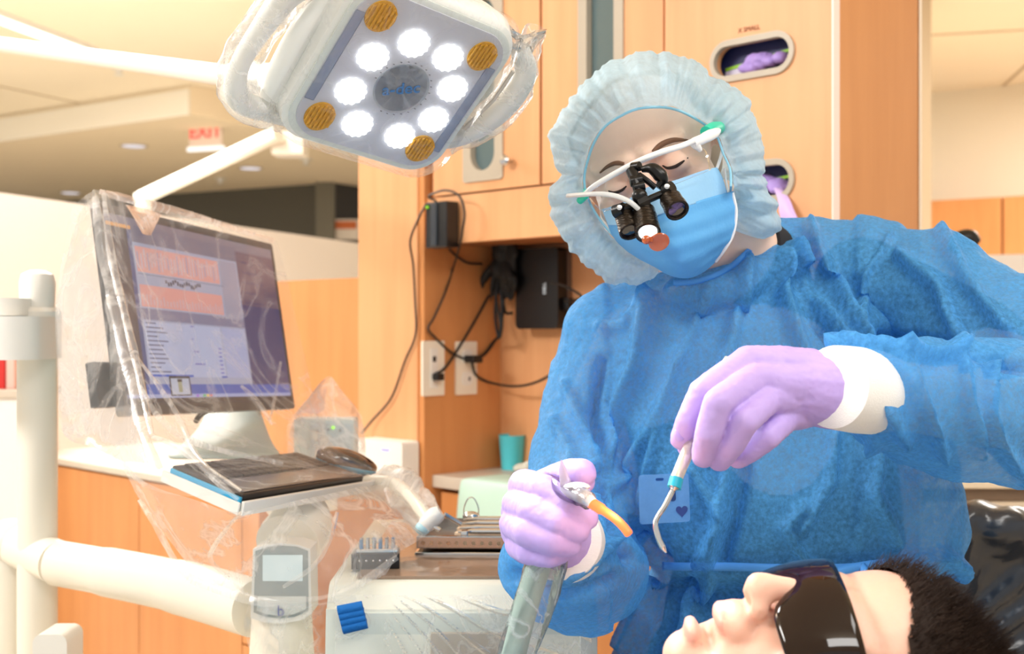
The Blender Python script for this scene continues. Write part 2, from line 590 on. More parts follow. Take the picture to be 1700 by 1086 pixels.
# second dropped zone continues to the far right behind the lamp
# far dark wall cabinets under the dropped ceiling
dk0 = P(250, 333, 13.0); dk1 = P(548, 300, 11.3); dk2 = P(640, 318, 12.2)
dw = MB()
def wallbox(p, q, z0, z1, th=0.15):
    d = Vector((q.x - p.x, q.y - p.y, 0)).normalized(); n = Vector((-d.y, d.x, 0)) * th
    if n.y < 0: n = -n
    return [(p.x, p.y), (q.x, q.y), (q.x + n.x, q.y + n.y), (p.x + n.x, p.y + n.y)], z0, z1
pl, z0, z1 = wallbox(dk0 + Vector((-3, 1.0, 0)), dk1, 0, ZL)
dw.prism(pl, 'z', 0, ZL)
structure(dw.build('wall_back', M['dark_panel'], None, False))
dw = MB(); pl, _, _ = wallbox(dk1 + Vector((0.05, 0, 0)), dk2 + Vector((1.2, 1.6, 0)), 0, ZL); dw.prism(pl, 'z', 0, ZL)
structure(dw.build('wall_back_corner', M['dark_panel2'], None, False))
structure(MB().box((dk1.x - 0.12, dk1.y - 0.1, 0), (dk1.x + 0.05, dk1.y + 0.05, ZL)).build('trim_3', mat('olive_post', rgb(112, 108, 94), 0.6), None, False))
# framed notice seen against the dark wall
nb = P(574, 380, 11.3)
nt_ = root('notice_sign', (nb.x, nb.y, nb.z - .1), 'small orange and white notice on the dark wall beyond the white partition', 'sign')
MB().box((nb.x - .12, nb.y, nb.z - .1), (nb.x + .12, nb.y + .02, nb.z + .09)).build('backing', mat('notice_white', rgb(232, 222, 210), .7), nt_, False)
MB().box((nb.x - .11, nb.y - .01, nb.z + .0), (nb.x + .10, nb.y, nb.z + .07)).build('orange_band', mat('notice_orange', rgb(206, 110, 60), .7), nt_, False)

# white partition behind the left counter
pa = P(-40, 318, 0); ptz = 1.70
p0 = P(-120, 303, (ptz - CAMZ) * FPX / (543 - 303)); p1 = P(640, 410, (ptz - CAMZ) * FPX / (543 - 410))
pl, _, _ = wallbox(p0, p1, 0, ptz, 0.10)
pt = MB().prism(pl, 'z', 0, ptz)
structure(pt.build('wall_left', M['partition'], None, False))

# right-hand far room: wall, cupboards, white half wall
w0 = P(1540, 155, 1.54 * FPX / (543 - 155)); w1 = P(1900, 118, 1.54 * FPX / (543 - 118))
w0 = w0 - (w1 - w0) * 0.25; 
pl, _, _ = wallbox(w0, w1 + (w1 - w0) * 2, 0, ZC, 0.15)
structure(MB().prism(pl, 'z', 0, ZC).build('wall_right', M['wall'], None, False))
rd = (w1 - w0); rd.z = 0; rd.normalize(); rn = Vector((rd.y, -rd.x, 0))
if rn.y > 0: rn = -rn
def onwall(px, off):
    # point on the plane offset in front of wall_right
    o = w0 + rn * off; u = (px - 850) / FPX
    k = (u * o.y - o.x) / (rd.x - u * rd.y)
    return o + rd * k
cups = root('wall_cupboards', onwall(1600, 0.3).xy.to_3d() + Vector((0, 0, 1.5)), 'row of plain wooden cupboard doors low on the cream wall at the far right', 'cupboard')
xs = [1538, 1664, 1800, 1940]
for i in range(3):
    q0 = onwall(xs[i] + 2, 0.35); q1 = onwall(xs[i + 1] - 2, 0.35)
    back = -rn * 0.33
    MB().prism([(q0.x, q0.y), (q1.x, q1.y), (q1.x + back.x, q1.y + back.y), (q0.x + back.x, q0.y + back.y)], 'z', 1.45, 2.045).build('door', M['wood_deep'], cups, False)
q0 = onwall(1500, 0.02); q1 = onwall(1960, 0.02); back = rn * 0.30
MB().prism([(q0.x, q0.y), (q1.x, q1.y), (q1.x + back.x, q1.y + back.y), (q0.x + back.x, q0.y + back.y)], 'z', 1.46, 2.04).build('carcass', mat('cupboard_gap', rgb(170, 100, 50), .6), cups, False)
h0 = P(1520, 424, 4.6); h1 = P(1980, 408, 4.2)
pl, _, _ = wallbox(h0, h1, 0, h0.z, 0.1)
structure(MB().prism(pl, 'z', 0, P(1700, 421, 4.4).z).build('wall_half', M['partition'], None, False))

# post between the tall cabinet and the far room
structure(MB().box((P(1526, 0, 2.35).x, 2.35, 0), (P(1527, 0, 2.35).x + 0.004, 2.60, ZC)).build('trim_4', mat('white_edge', rgb(250, 238, 214), .5), None, False))
s1 = P(1520, 0, 5.5); s2 = P(1546, 0, 5.5)
structure(MB().box((s1.x, 5.5, 0), (s2.x, 7.2, ZC)).build('wall_return', mat('tan_paint', rgb(214, 192, 160), .85), None, False))

# ceiling fittings
def downlight(px, py, z, i, lab):
    c = P(px, py, (z - CAMZ) * FPX / (543 - py)); c.z = z
    r = root('downlight', c, lab, 'light', None)
    MB().lathe([(0.055, -0.004), (0.105, -0.004), (0.105, 0.001), (0.055, 0.001)], c, n=28).build('trim_ring', mat('downlight_ring', rgb(205, 190, 168), .5), r)
    MB().lathe([(0.001, -0.006), (0.085, -0.006), (0.085, -0.003)], c, n=24).build('lens', emis('downlight_lens', rgb(232, 226, 232), .95), r)
downlight(222, 242, ZL, 0, 'recessed round ceiling light left of the exit sign')
downlight(416, 279, ZL, 1, 'recessed round ceiling light right of the exit sign, under the white lamp arm')
downlight(117, 320, ZL, 2, 'recessed round ceiling light furthest left, just above the white partition')
def sprinkler(px, py, z, lab):
    c = P(px, py, (z - CAMZ) * FPX / (543 - py)); c.z = z
    o = MB().lathe([(0.05, 0.0), (0.05, -0.008), (0.02, -0.012), (0.015, -0.04), (0.03, -0.042), (0.03, -0.046)], c, n=18).build('sprinkler_head', M['white'])
    tag(o, lab, 'sprinkler')
sprinkler(197, 112, ZC, 'small white ceiling sprinkler above the pale fascia, left')
sprinkler(508, 264, ZL, 'small white ceiling sprinkler right of the lamp arm block')
sprinkler(366, 296, ZL, 'small ceiling sprinkler below the middle of the white lamp arm')

# linear ceiling light at the upper left
l0 = P(-60, 8, 1.52 * FPX / (543 - 8)); l1 = P(150, 86, 1.52 * FPX / (543 - 86))
ll = root('linear_light', (l0.x, l0.y, ZC - 0.03), 'bright white linear ceiling light strip at the upper left', 'light')
d = Vector((l1.x - l0.x, l1.y - l0.y, 0)).normalized(); n = Vector((-d.y, d.x, 0))
def strip(w, za, zb):
    return MB().prism([((l0 + n * w).x, (l0 + n * w).y), ((l1 + n * w).x, (l1 + n * w).y), ((l1 - n * w).x, (l1 - n * w).y), ((l0 - n * w).x, (l0 - n * w).y)], 'z', za, zb)
strip(0.055, ZC - 0.028, ZC - 0.001).build('housing', M['white'], ll, False)
strip(0.045, ZC - 0.034, ZC - 0.028).build('diffuser', emis('tube_glow', (1, 0.96, 0.88, 1), 2.2), ll, False)

# exit sign
EY = 8.2
ec = P(341, 222, EY)
ex = root('exit_sign', (ec.x, ec.y, ec.z - .1), 'hanging red EXIT sign under the dropped ceiling', 'sign')
er = Vector((1, -0.35, 0.0)).normalized(); eb = Vector((0.35, 1, 0)).normalized()
EM = Matrix(((er.x, eb.x, 0, ec.x), (er.y, eb.y, 0, ec.y), (0, 0, 1, ec.z), (0, 0, 0, 1)))
MB(EM).box((-0.13, 0, -0.10), (0.13, 0.012, 0.10)).build('panel', mat('exit_panel', rgb(232, 214, 200), .2), ex, False)
MB(EM).box((-0.17, -0.02, 0.10), (0.17, 0.03, 0.125)).build('canopy', mat('exit_canopy', rgb(170, 140, 120), .4), ex, False)
MB(EM).box((-0.02, -0.005, 0.125), (0.02, 0.02, ZL - ec.z + 0.002)).build('stem', M['white'], ex, False)
MB(EM).box((-0.14, -0.012, -0.115), (0.14, 0.022, -0.088)).build('light_bar', emis('exit_bar', (1, 0.93, 0.85, 1), 1.3), ex, False)
text('EXIT', 0.125, EM @ Vector((0, -0.004, 0.010)), er, (0, 0, 1), 0.002, emis('exit_red', (1.0, 0.10, 0.07, 1), 1.2), 'lettering', ex, bold=0.002)

# ------------------------------------------------------------------ cabinets
def zl(py, px, t=0.0):
    s = s_at(px, t); return z_at(py, s, t)
S_col0 = s_at(595); 
# tall column panel
MBc = MB(CM).box((S_col0, 0, 0), (0, 0.02, ZC - 0.001), 0).box((S_col0, 0.02, 0), (S_col0 + 0.02, 0.9, ZC - 0.001)).box((-0.022, 0.02, 0), (-0.001, 0.9, ZC - 0.001))
col_o = MBc.build('end_panel', M['wood'], None, False)
tag(col_o, 'tall plain maple end panel left of the cable recess', 'panel')
# darker inside edge strip
# low wood half wall
zt = zl(461, 594)
hw = MB(CM).box((s_at(345), 0.002, 0), (S_col0 - 0.002, 0.12, zt)).build('half_wall_panel', M['wood_deep'], None, False)
tag(hw, 'low orange maple half wall behind the monitor, left of the tall panel', 'panel')

# recess: side panel, back panel
t_b = t_at(822)
s_rend = s_at(1385, 0)
zf_bot = zl(404, 742, 0.012); zd_bot = zl(329, 718, 0.012)
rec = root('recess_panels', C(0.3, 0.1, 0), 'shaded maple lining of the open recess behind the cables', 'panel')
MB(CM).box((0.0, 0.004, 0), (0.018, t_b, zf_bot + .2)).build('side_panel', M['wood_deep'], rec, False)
MB(CM).box((0.0, t_b, 0), (s_at(1110), t_b + 0.02, zf_bot + .2)).build('back_panel', M['wood'], rec, False)
# upper cabinet: fascia rail and carcass
s1103 = s_at(1103, 0.012)
up = root('upper_cabinet', C(0.5, 0.1, zf_bot), 'maple upper cabinet with two oval-glazed doors over the cable recess', 'cabinet')
MB(CM).box((0.0, 0.014, zf_bot), (s1103 - 0.002, 0.034, zd_bot)).build('rail', M['wood'], up, False)
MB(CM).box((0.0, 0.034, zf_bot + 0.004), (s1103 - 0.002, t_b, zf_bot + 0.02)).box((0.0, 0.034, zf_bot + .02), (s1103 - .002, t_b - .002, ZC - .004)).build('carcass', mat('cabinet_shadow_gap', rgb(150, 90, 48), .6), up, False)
def pxs(px, t): return s_at(px, t)
def door(px0, px1, z0, z1, tf, win, parent, nm='door'):
    """win: (px0,px1,zbottom,ztop) of the frame"""
    a, b = pxs(px0, tf), pxs(px1, tf)
    wa, wb, wz0, wz1 = win
    wa, wb = pxs(wa, tf), pxs(wb, tf)
    hole = rrect((wa + wb) / 2, (wz0 + wz1) / 2, wb - wa - 0.01, wz1 - wz0 - 0.01, 0.01, 4)
    dd = MB(CM).prism([(a, z0), (b, z0), (b, z1), (a, z1)], 'y', tf, tf + 0.02, [hole]).build(nm, M['wood'], parent, False)
    inw = (wb - wa) * 0.60
    MB(CM).prism(rrect((wa + wb) / 2, (wz0 + wz1) / 2, wb - wa, wz1 - wz0, 0.008, 4), 'y', tf - 0.004, tf + 0.012,
                 [rrect((wa + wb) / 2, (wz0 + wz1) / 2, inw, wz1 - wz0 - 0.045, inw / 2, 10)]).build('window_surround', M['beige_frame'], dd, True, 30)
    MB(CM).box((wa + .006, tf + 0.012, wz0 + .006), (wb - .006, tf + 0.018, wz1 - .006)).build('glass_pane', M['glass_dark'], dd, False)
    return dd
ztop = 2.35
zw1b = zl(301, 800, .012)
d1 = door(719, 895.5, zd_bot + 0.004, ztop, 0.012, (770, 836, zw1b, zl(-18, 800, .012)), up)
kb = CP(849, 268, 0.012)
MB().lathe([(0.004, 0), (0.004, 0.012), (0.011, 0.016), (0.012, 0.022), (0.008, 0.027), (0.001, 0.028)], kb, axis=(-CB.x, -CB.y, 0), n=20).build('knob', M['chrome'], d1)
d2 = door(900, 1101, zd_bot + 0.004, ztop, 0.012, (961, 1036, zw1b, zl(-60, 990, .012)), up)

# tall glove cabinet on the right
tc_s0 = s_at(1104, 0.0); tc_s1 = s_at(1384, 0.0)
t_e = t_at(1523, tc_s1)
tall = root('tall_cabinet', C((tc_s0 + tc_s1) / 2, 0.1, 0), 'tall maple cabinet with oval glove-box slots in its door behind the clinician', 'cabinet')
def slotc(px, py): 
    s = s_at(px, 0); return s, z_at(py, s, 0)
sl = [slotc(1248, 95), slotc(1248, 303)]
sw = (s_at(1312) - s_at(1184)); sh = 0.058
holes = [rrect(s, z, sw, sh, sh / 2, 10) for s, z in sl]
dr = MB(CM).prism([(tc_s0, 0.06), (tc_s1 - 0.003, 0.06), (tc_s1 - 0.003, ZC - 0.01), (tc_s0, ZC - 0.01)], 'y', 0, 0.02, holes).build('door', M['wood'], tall, False)
for s, z in sl:
    MB(CM).prism(rrect(s, z, sw + 0.014, sh + 0.016, sh / 2 + .008, 12), 'y', -0.005, 0.006, [rrect(s, z, sw - 0.004, sh - 0.006, sh / 2 - .003, 12)]).build('slot_ring', M['beige_frame'], dr, True, 30)
MB(CM).box((tc_s1 - 0.003, -0.001, 0), (tc_s1, 0.02, ZC - 0.002)).build('edge_strip', mat('pale_edge_strip', rgb(250, 226, 214), .4), tall, False)
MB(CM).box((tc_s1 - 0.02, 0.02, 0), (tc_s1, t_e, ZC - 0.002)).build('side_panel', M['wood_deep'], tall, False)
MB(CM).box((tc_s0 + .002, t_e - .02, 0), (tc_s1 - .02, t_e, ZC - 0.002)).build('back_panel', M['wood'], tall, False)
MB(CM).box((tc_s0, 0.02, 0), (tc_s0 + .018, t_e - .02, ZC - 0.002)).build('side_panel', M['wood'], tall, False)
lt = CP(1243, 48, -0.0012)
text('X SMALL', 0.0115, lt, (CR.x, CR.y, 0), (0, 0, 1), 0.0003, mat('brown_print', rgb(150, 84, 50), .6), 'lettering', tall)
# glove boxes in the slots
gv = mat('nitrile_glove_lavender', rgb(176, 150, 224), 0.45, spec=.4, bump=.2, bscale=30)
for i, (s, z) in enumerate(sl):
    lab = ['navy glove box with a lime stripe showing in the upper slot of the tall cabinet', 'navy glove box showing in the lower slot of the tall cabinet'][i]
    g = root('glove_box', C(s, 0.06, z - 0.05), lab, 'box')
    MB(CM).box((s - 0.12, 0.034, z - 0.055), (s + 0.12, 0.12, z + 0.05)).build('carton', mat('navy_carton', rgb(36, 42, 92), .5), g, False)
    MB(CM).prism([(s - 0.075, z - 0.004), (s - 0.075, z - 0.009), (s + 0.075, z + 0.009), (s + 0.075, z + 0.014)], 'y', 0.031, 0.0335).build('lime_stripe', mat('lime_print', rgb(150, 210, 40), .5), g, False)
    MB(CM).prism([(s - 0.075, z - 0.028), (s - 0.03, z - 0.028), (s - 0.03, z - 0.005), (s - 0.075, z - 0.010)], 'y', 0.0312, 0.0336).build('white_panel', mat('carton_white', rgb(216, 212, 236), .5), g, False)
    pl = MB()
    for k in range(9):
        a = random.uniform(-1, 1)
        c = C(s + 0.012 + a * 0.034, 0.026 + random.uniform(-.004, .004), z - 0.006 + random.uniform(-.012, .010) - abs(a) * .006)
        pl.ball(c, (random.uniform(.014, .026), .010, random.uniform(.010, .017)), 12)
    me = blob(pl, 0.002, 3)
    for v in me.vertices:
        v.co += Vector((0, -1, 0.3)) * (0.0035 * ridged(v.co, 40, i))
    go = link_mesh('glove_bundle', me, gv, None)
    tag(go, ['crumpled lavender gloves bunched in the upper cabinet slot', 'crumpled lavender gloves bunched in the lower cabinet slot'][i], 'glove')
    if i == 1:
        # a glove cuff hanging out of the lower slot
        pts = [(1290, 312, .012), (1303, 330, -.010), (1306, 352, -.014), (1316, 374, -.014), (1330, 398, -.012)]
        wds = [8, 10, 13, 18, 22]
        rows = []
        for j, (px, py, tt) in enumerate(pts):
            w = wds[j]
            rows.append([CP(px - w + 2 * w * q / 6, py + (w * .35) * (q / 6 - .5), tt - .004 * sin(q / 6 * pi)) for q in range(7)])
        mbh = MB().grid(rows)
        me = mbh.mesh('h'); o = bpy.data.objects.new('h', me); COL.objects.link(o)
        q = o.modifiers.new('s', 'SOLIDIFY'); q.thickness = .002; q2 = o.modifiers.new('b', 'SUBSURF'); q2.levels = 2
        me = bake(o)
        ho = link_mesh('glove', me, mat('nitrile_glove_pale', rgb(206, 180, 236), .45), None)
        tag(ho, 'lavender glove hanging out of the lower cabinet slot beside the hair cover', 'glove')

# recess counter, drawer fronts
cz = zl(788, 716, 0.03); cz0 = zl(808, 716, .03)
ct = MB(CM).box((0.0185, 0.028, cz0), (s_at(1110), t_b - .001, cz), 0.002).build('countertop', M['counter'], None, True, 40)
tag(ct, 'cream laminate countertop with the blue cup in the cable recess', 'countertop')
bc = root('base_cabinet', C(0.4, .1, 0), 'maple base cabinet under the recess countertop', 'cabinet')
MB(CM).box((0.03, 0.045, 0.1), (0.48, 0.065, cz0 - 0.012)).build('door', M['wood_deep'], bc, False)
MB(CM).box((0.484, 0.045, 0.1), (s_at(1110), 0.065, cz0 - 0.012)).build('door', M['wood_deep'], bc, False)
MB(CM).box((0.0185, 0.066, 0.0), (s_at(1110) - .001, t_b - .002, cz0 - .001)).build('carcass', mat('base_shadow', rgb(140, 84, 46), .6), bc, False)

# left counter run, nearer
tl = -0.40
lz = 0.905
lc0 = s_at(48, tl); lc1 = s_at(430, tl)
lcz = zl(759, 97, tl); lcb = zl(770, 97, tl)
lc = MB(CM).box((lc0, tl - 0.012, lcb), (lc1, -0.004, lcz), 0.003).build('countertop', M['counter'], None, True, 40)
tag(lc, 'pale laminate countertop on the left, behind the white pole', 'countertop')
lb = root('base_cabinet', C((lc0 + lc1) / 2, tl + .2, 0), 'orange maple base cabinets at the lower left behind the white arm', 'cabinet')
edges = [lc0, s_at(70, tl), s_at(231, tl), s_at(402, tl)]
for i in range(3):
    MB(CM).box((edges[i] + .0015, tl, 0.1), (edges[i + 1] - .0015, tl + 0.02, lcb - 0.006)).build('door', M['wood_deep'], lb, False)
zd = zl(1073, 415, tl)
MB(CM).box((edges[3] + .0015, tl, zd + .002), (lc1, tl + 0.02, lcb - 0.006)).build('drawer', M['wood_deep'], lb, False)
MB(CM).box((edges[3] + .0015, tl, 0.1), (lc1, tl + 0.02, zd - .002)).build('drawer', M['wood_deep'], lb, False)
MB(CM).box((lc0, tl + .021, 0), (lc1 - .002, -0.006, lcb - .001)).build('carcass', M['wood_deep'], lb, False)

# shelf with red binders at the left edge
sb = P(12, 648, 3.0)
sh_ = root('ledge_cabinet', (sb.x, 3.0, sb.z - .2), 'cream cabinet with a ledge at the left edge behind the pole', 'cabinet')
MB().box((P(-80, 0, 3.0).x, 3.0, sb.z - .02), (P(29, 0, 3.0).x, 3.3, sb.z), .002).build('top', M['counter'], sh_)
MB().box((P(-80, 0, 3.0).x + .01, 3.01, 0), (P(28, 0, 3.0).x, 3.28, sb.z - .021)).build('body', M['partition'], sh_, False)
for i, (x0, x1, c, lab) in enumerate([(-14, 8, rgb(200, 40, 36), 'red binder standing on the cream ledge at the left edge'), (10, 24, rgb(232, 190, 180), 'pale pink booklet beside the red binder')]):
    o = MB().box((P(x0, 0, 3.05).x, 3.05, sb.z), (P(x1, 0, 3.05).x, 3.2, P(0, 590, 3.05).z), .002).build('binder', mat('binder', c, .5), None)
    tag(o, lab, 'binder')
# ------------------------------------------------------------------ clinician
skin = mat('skin_fair', rgb(255, 214, 190), 0.45, spec=.35, sss=0.08, var=0.05, vscale=18, bump=.05, bscale=260)
scrub = mat('dark_scrubs', rgb(30, 38, 52), 0.8)
gown_m = sheer('gown_nonwoven', rgb(94, 180, 244), alpha=0.74, var=0.32, vscale=210, bump=.35, bscale=110, transl=.30)
cuff_m = mat('white_knit_cuff', rgb(250, 250, 248), 0.8, bump=.3, bscale=180, stretch=(1, 8, 8))
glove_m = mat('lavender_nitrile', rgb(190, 166, 232), 0.5, spec=.35, bump=.35, bscale=38, var=.04, vscale=12, sss=.08)
cap_m = sheer('hair_cover_nonwoven', rgb(206, 234, 250), alpha=0.74, var=0.14, vscale=40, bump=.3, bscale=90, transl=.45)
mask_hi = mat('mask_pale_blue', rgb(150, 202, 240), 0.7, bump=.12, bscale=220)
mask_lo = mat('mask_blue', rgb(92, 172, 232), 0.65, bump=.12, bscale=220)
hair_m = mat('dark_brown_hair', rgb(52, 36, 26), 0.5)

person = root('person', (0.24, 1.42, 0.0), 'clinician standing in blue gown, hair cover, mask and lavender gloves, leaning over the patient', 'person')

# --- head frame
def head_axes(f, u):
    f = Vector(f).normalized(); u = Vector(u); u = (u - f * u.dot(f)).normalized()
    r = u.cross(f) * -1
    return r, f, u
HC = P(1079, 268, 1.275)
hf = Vector((-0.17, -0.92, -0.31)); hu = Vector((-0.42, -0.30, 0.86))
_, hf, hu = head_axes(hf, hu)
hr = hf.cross(hu)          # person's left/right axis; make it point to image right
if hr.x < 0: hr = -hr
def HX(r, f, u, HC=HC, hr=hr, hf=hf, hu=hu):
    return HC + hr * r + hf * f + hu * u

def head_mesh(X, parted=0.0):
    mb = MB()
    def e(c, r, n=28):
        # ellipsoid in head coordinates (r,f,u)
        bm = bmesh.new(); bmesh.ops.create_uvsphere(bm, u_segments=n, v_segments=n // 2, radius=1)
        for v in bm.verts:
            v.co = X(c[0] + v.co.x * r[0], c[1] + v.co.y * r[1], c[2] + v.co.z * r[2])
        mb.addbm(bm)
    def cp(a, b, ra, rb):
        capsule(mb, X(*a), X(*b), ra, rb, 16)
    e((0, -0.014, 0.026), (0.073, 0.088, 0.084))     # cranium
    e((0, 0.018, 0.038), (0.066, 0.066, 0.062))      # forehead
    e((0, 0.018, -0.030), (0.062, 0.060, 0.062))     # mid face
    e((0, 0.030, -0.070), (0.046, 0.044, 0.046))     # jaw
    e((0, 0.054, -0.098), (0.022, 0.020, 0.018))     # chin
    for s in (-1, 1):
        e((s * 0.040, 0.048, -0.026), (0.022, 0.022, 0.022))   # cheek bone
        cp((s * 0.010, 0.083, 0.020), (s * 0.044, 0.062, 0.022), 0.0085, 0.008)  # brow ridge
        cp((s * 0.058, -0.004, -0.060), (s * 0.024, 0.050, -0.094), 0.014, 0.012)  # jaw line
        e((s * 0.031, 0.068, -0.002), (0.0150, 0.0125, 0.0125))  # eyeball and lid
        e((s * 0.0095, 0.088, -0.040), (0.008, 0.009, 0.007))    # nostril wing
        cp((s * 0.010, 0.082, -0.068), (s * 0.002, 0.085, -0.067), 0.005, 0.0065)
        # ear
        bm = None
        e((s * 0.078, -0.012, -0.012), (0.007, 0.016, 0.030))
    cp((0, 0.080, 0.012), (0, 0.101, -0.036), 0.0075, 0.0095)   # nose
    e((0, 0.082, -0.0665), (0.018, 0.009, 0.0055))    # upper lip
    e((0, 0.080 - parted * .3, -0.0775 - parted), (0.015, 0.009, 0.0062))    # lower lip
    if parted:
        e((0, 0.076, -0.058), (0.021, 0.014, 0.014))
        e((0, 0.0965, -0.036), (0.0125, 0.0125, 0.0125))
    return mb

hb = head_mesh(HX)
nk0 = HX(0, -0.035, -0.06); nk1 = P(1262, 470, 1.42)
capsule(hb, nk0, nk1, 0.054, 0.060, 24)
# torso, arms and legs as one body
tor = [(1250, 470, 1.42, .085, .06), (1240, 540, 1.43, .175, .085), (1250, 640, 1.43, .165, .095), (1270, 760, 1.43, .155, .095), (1290, 900, 1.43, .150, .10), (1300, 930, 1.43, .128, .09), (1300, 1000, 1.43, .140, .10), (1310, 1120, 1.43, .160, .11)]
rows = []
for px, py, Y, hw, hd in tor:
    c = P(px, py, Y)
    rows.append([c + Vector((cos(a) * hw, sin(a) * hd, 0)) for a in [2 * pi * k / 32 for k in range(32)]])
n0 = len(rows)
tb = MB(); tb.grid(rows, close_u=True)
tb.f.append(tuple(range(32))); tb.f.append(tuple(reversed(range((n0 - 1) * 32, n0 * 32)))); tb.mi += [0, 0]
hb.add(tb.v, tb.f)
hip = P(1310, 1120, 1.43)
for s in (-1, 1):
    chain(hb, [hip + Vector((s * .085, 0, 0)), Vector((hip.x + s * .10, 1.45, 0.46)), Vector((hip.x + s * .11, 1.48, 0.09))], [.088, .058, .042], 18)
    chain(hb, [Vector((hip.x + s * .11, 1.48, 0.05)), Vector((hip.x + s * .12, 1.34, 0.035))], [.042, .032], 14)
LW = P(938, 905, 1.075); LE = P(985, 905, 1.30); LS = P(1040, 545, 1.42)
RW = P(1425, 648, 1.00); RE = P(1800, 700, 1.20); RS = P(1430, 470, 1.42)
chain(hb, [P(1050,570,1.42), P(978, 700, 1.39), P(965, 800, 1.355), P(968, 900, 1.30), P(958, 925, 1.19), LW], [.045, .036, .034, .034, .030, .026], 18)
chain(hb, [RS, P(1620, 560, 1.34), RE, P(1600, 670, 1.10), RW], [.055, .047, .040, .036, .026], 18)
bme = blob(hb, 0.0032, 3)
# eye sockets and a soft lid crease
for v in bme.vertices:
    d = v.co - HC
    r, f, u = d.dot(hr), d.dot(hf), d.dot(hu)
    if f > 0.02 and abs(u) < .06:
        for s in (-1, 1):
            q = ((r - s * .031) / .021) ** 2 + ((u - .010) / .0065) ** 2
            v.co -= hf * 0.0030 * exp(-q)
            q = ((r - s * .031) / .024) ** 2 + ((u + .016) / .007) ** 2
            v.co -= hf * 0.0022 * exp(-q)
body = link_mesh('body', bme, [skin, scrub], person, True)
off = WO['person']
nka = (nk1 - nk0).normalized()
for p in body.data.polygons:
    c = p.center + off
    if (c - nk0).dot(nka) > (nk1 - nk0).length * .80 and (c - LW).length > .23 and (c - RW).length > .36:
        p.material_index = 1
bvh_body = BVHTree.FromObject(body, bpy.context.evaluated_depsgraph_get())
def ray(bvh, px, py, org=Vector((0, 0, CAMZ)), offset=Vector((0, 0, 0))):
    d = Vector(((px - 850) / FPX, 1, (543 - py) / FPX)).normalized()
    h = bvh.ray_cast(org - offset, d)
    return (h[0] + offset) if h[0] is not None else None
def onto(bvh, pts, lift, offset):
    out = []
    for px, py in pts:
        h = ray(bvh, px, py, offset=offset)
        if h is None: continue
        d = (Vector((0, 0, CAMZ)) - h).normalized()
        out.append(h + d * lift)
    return out


# --- face details: brows, lashes, nostril shade comes from geometry
brow_m = mat('brow_hair', rgb(120, 84, 62), .8)
lash_m = mat('lash', rgb(46, 34, 30), .8)
lid_m = mat('eyelid_skin', rgb(214, 164, 142), .5, sss=.1)
def brow(pts, w):
    q = crom(onto(bvh_body, pts, 0.0006, off), 6)
    n = len(q)
    MB().tube(q, [w * (0.35 + 0.65 * sin(pi * min(1, (i + 1) / (n)) ** .6)) for i in range(n)], 8).build('eyebrow', brow_m, person)
brow([(1084, 252), (1098, 240), (1115, 233), (1130, 232), (1142, 233)], .0028)
brow([(1036, 272), (1022, 271), (1008, 277), (996, 287)], .0024)
def lash(pts, w=.0011):
    q = crom(onto(bvh_body, pts, 0.0006, off), 6); n = len(q)
    MB().tube(q, [w * (0.4 + 0.6 * sin(pi * i / (n - 1))) for i in range(n)], 8).build('eyelash', lash_m, person)
lash([(1100, 275), (1108, 279), (1120, 277), (1130, 271), (1142, 262)], .0017)
lash([(1010, 317), (1020, 320), (1032, 316), (1040, 309)], .0016)

# --- hair cover
CC = (1095, 290)
def ring_from(tab, n=180):
    """tab: list of (angle deg, radius px); periodic smooth"""
    out = []
    T = sorted(tab); m = len(T)
    for k in range(n):
        a = 360 * k / n
        for i in range(m):
            a0, r0 = T[i]; a1, r1 = T[(i + 1) % m]
            if i == m - 1: a1 += 360
            aa = a if a >= a0 else a + 360
            if a0 <= aa <= a1:
                t = (aa - a0) / (a1 - a0); t = t * t * (3 - 2 * t)
                out.append(r0 + (r1 - r0) * t); break
    return out
NR = 240
opening = ring_from([(0, 118), (20, 111), (34, 114), (60, 110), (90, 112), (118, 116), (142, 121), (163, 121), (189, 126), (215, 124), (252, 130), (280, 112), (300, 90), (320, 98), (340, 122)], NR)
outl = ring_from([(0, 165), (12, 168), (31, 175), (40, 186), (53, 182), (62, 176), (73, 190), (90, 196), (111, 198), (136, 188), (150, 186), (160, 189), (172, 170), (181, 162), (190, 181), (205, 184), (220, 186), (232, 187), (245, 190), (254, 184), (265, 166), (280, 122), (300, 98), (318, 120), (330, 200), (336, 212), (345, 196), (352, 172)], NR)
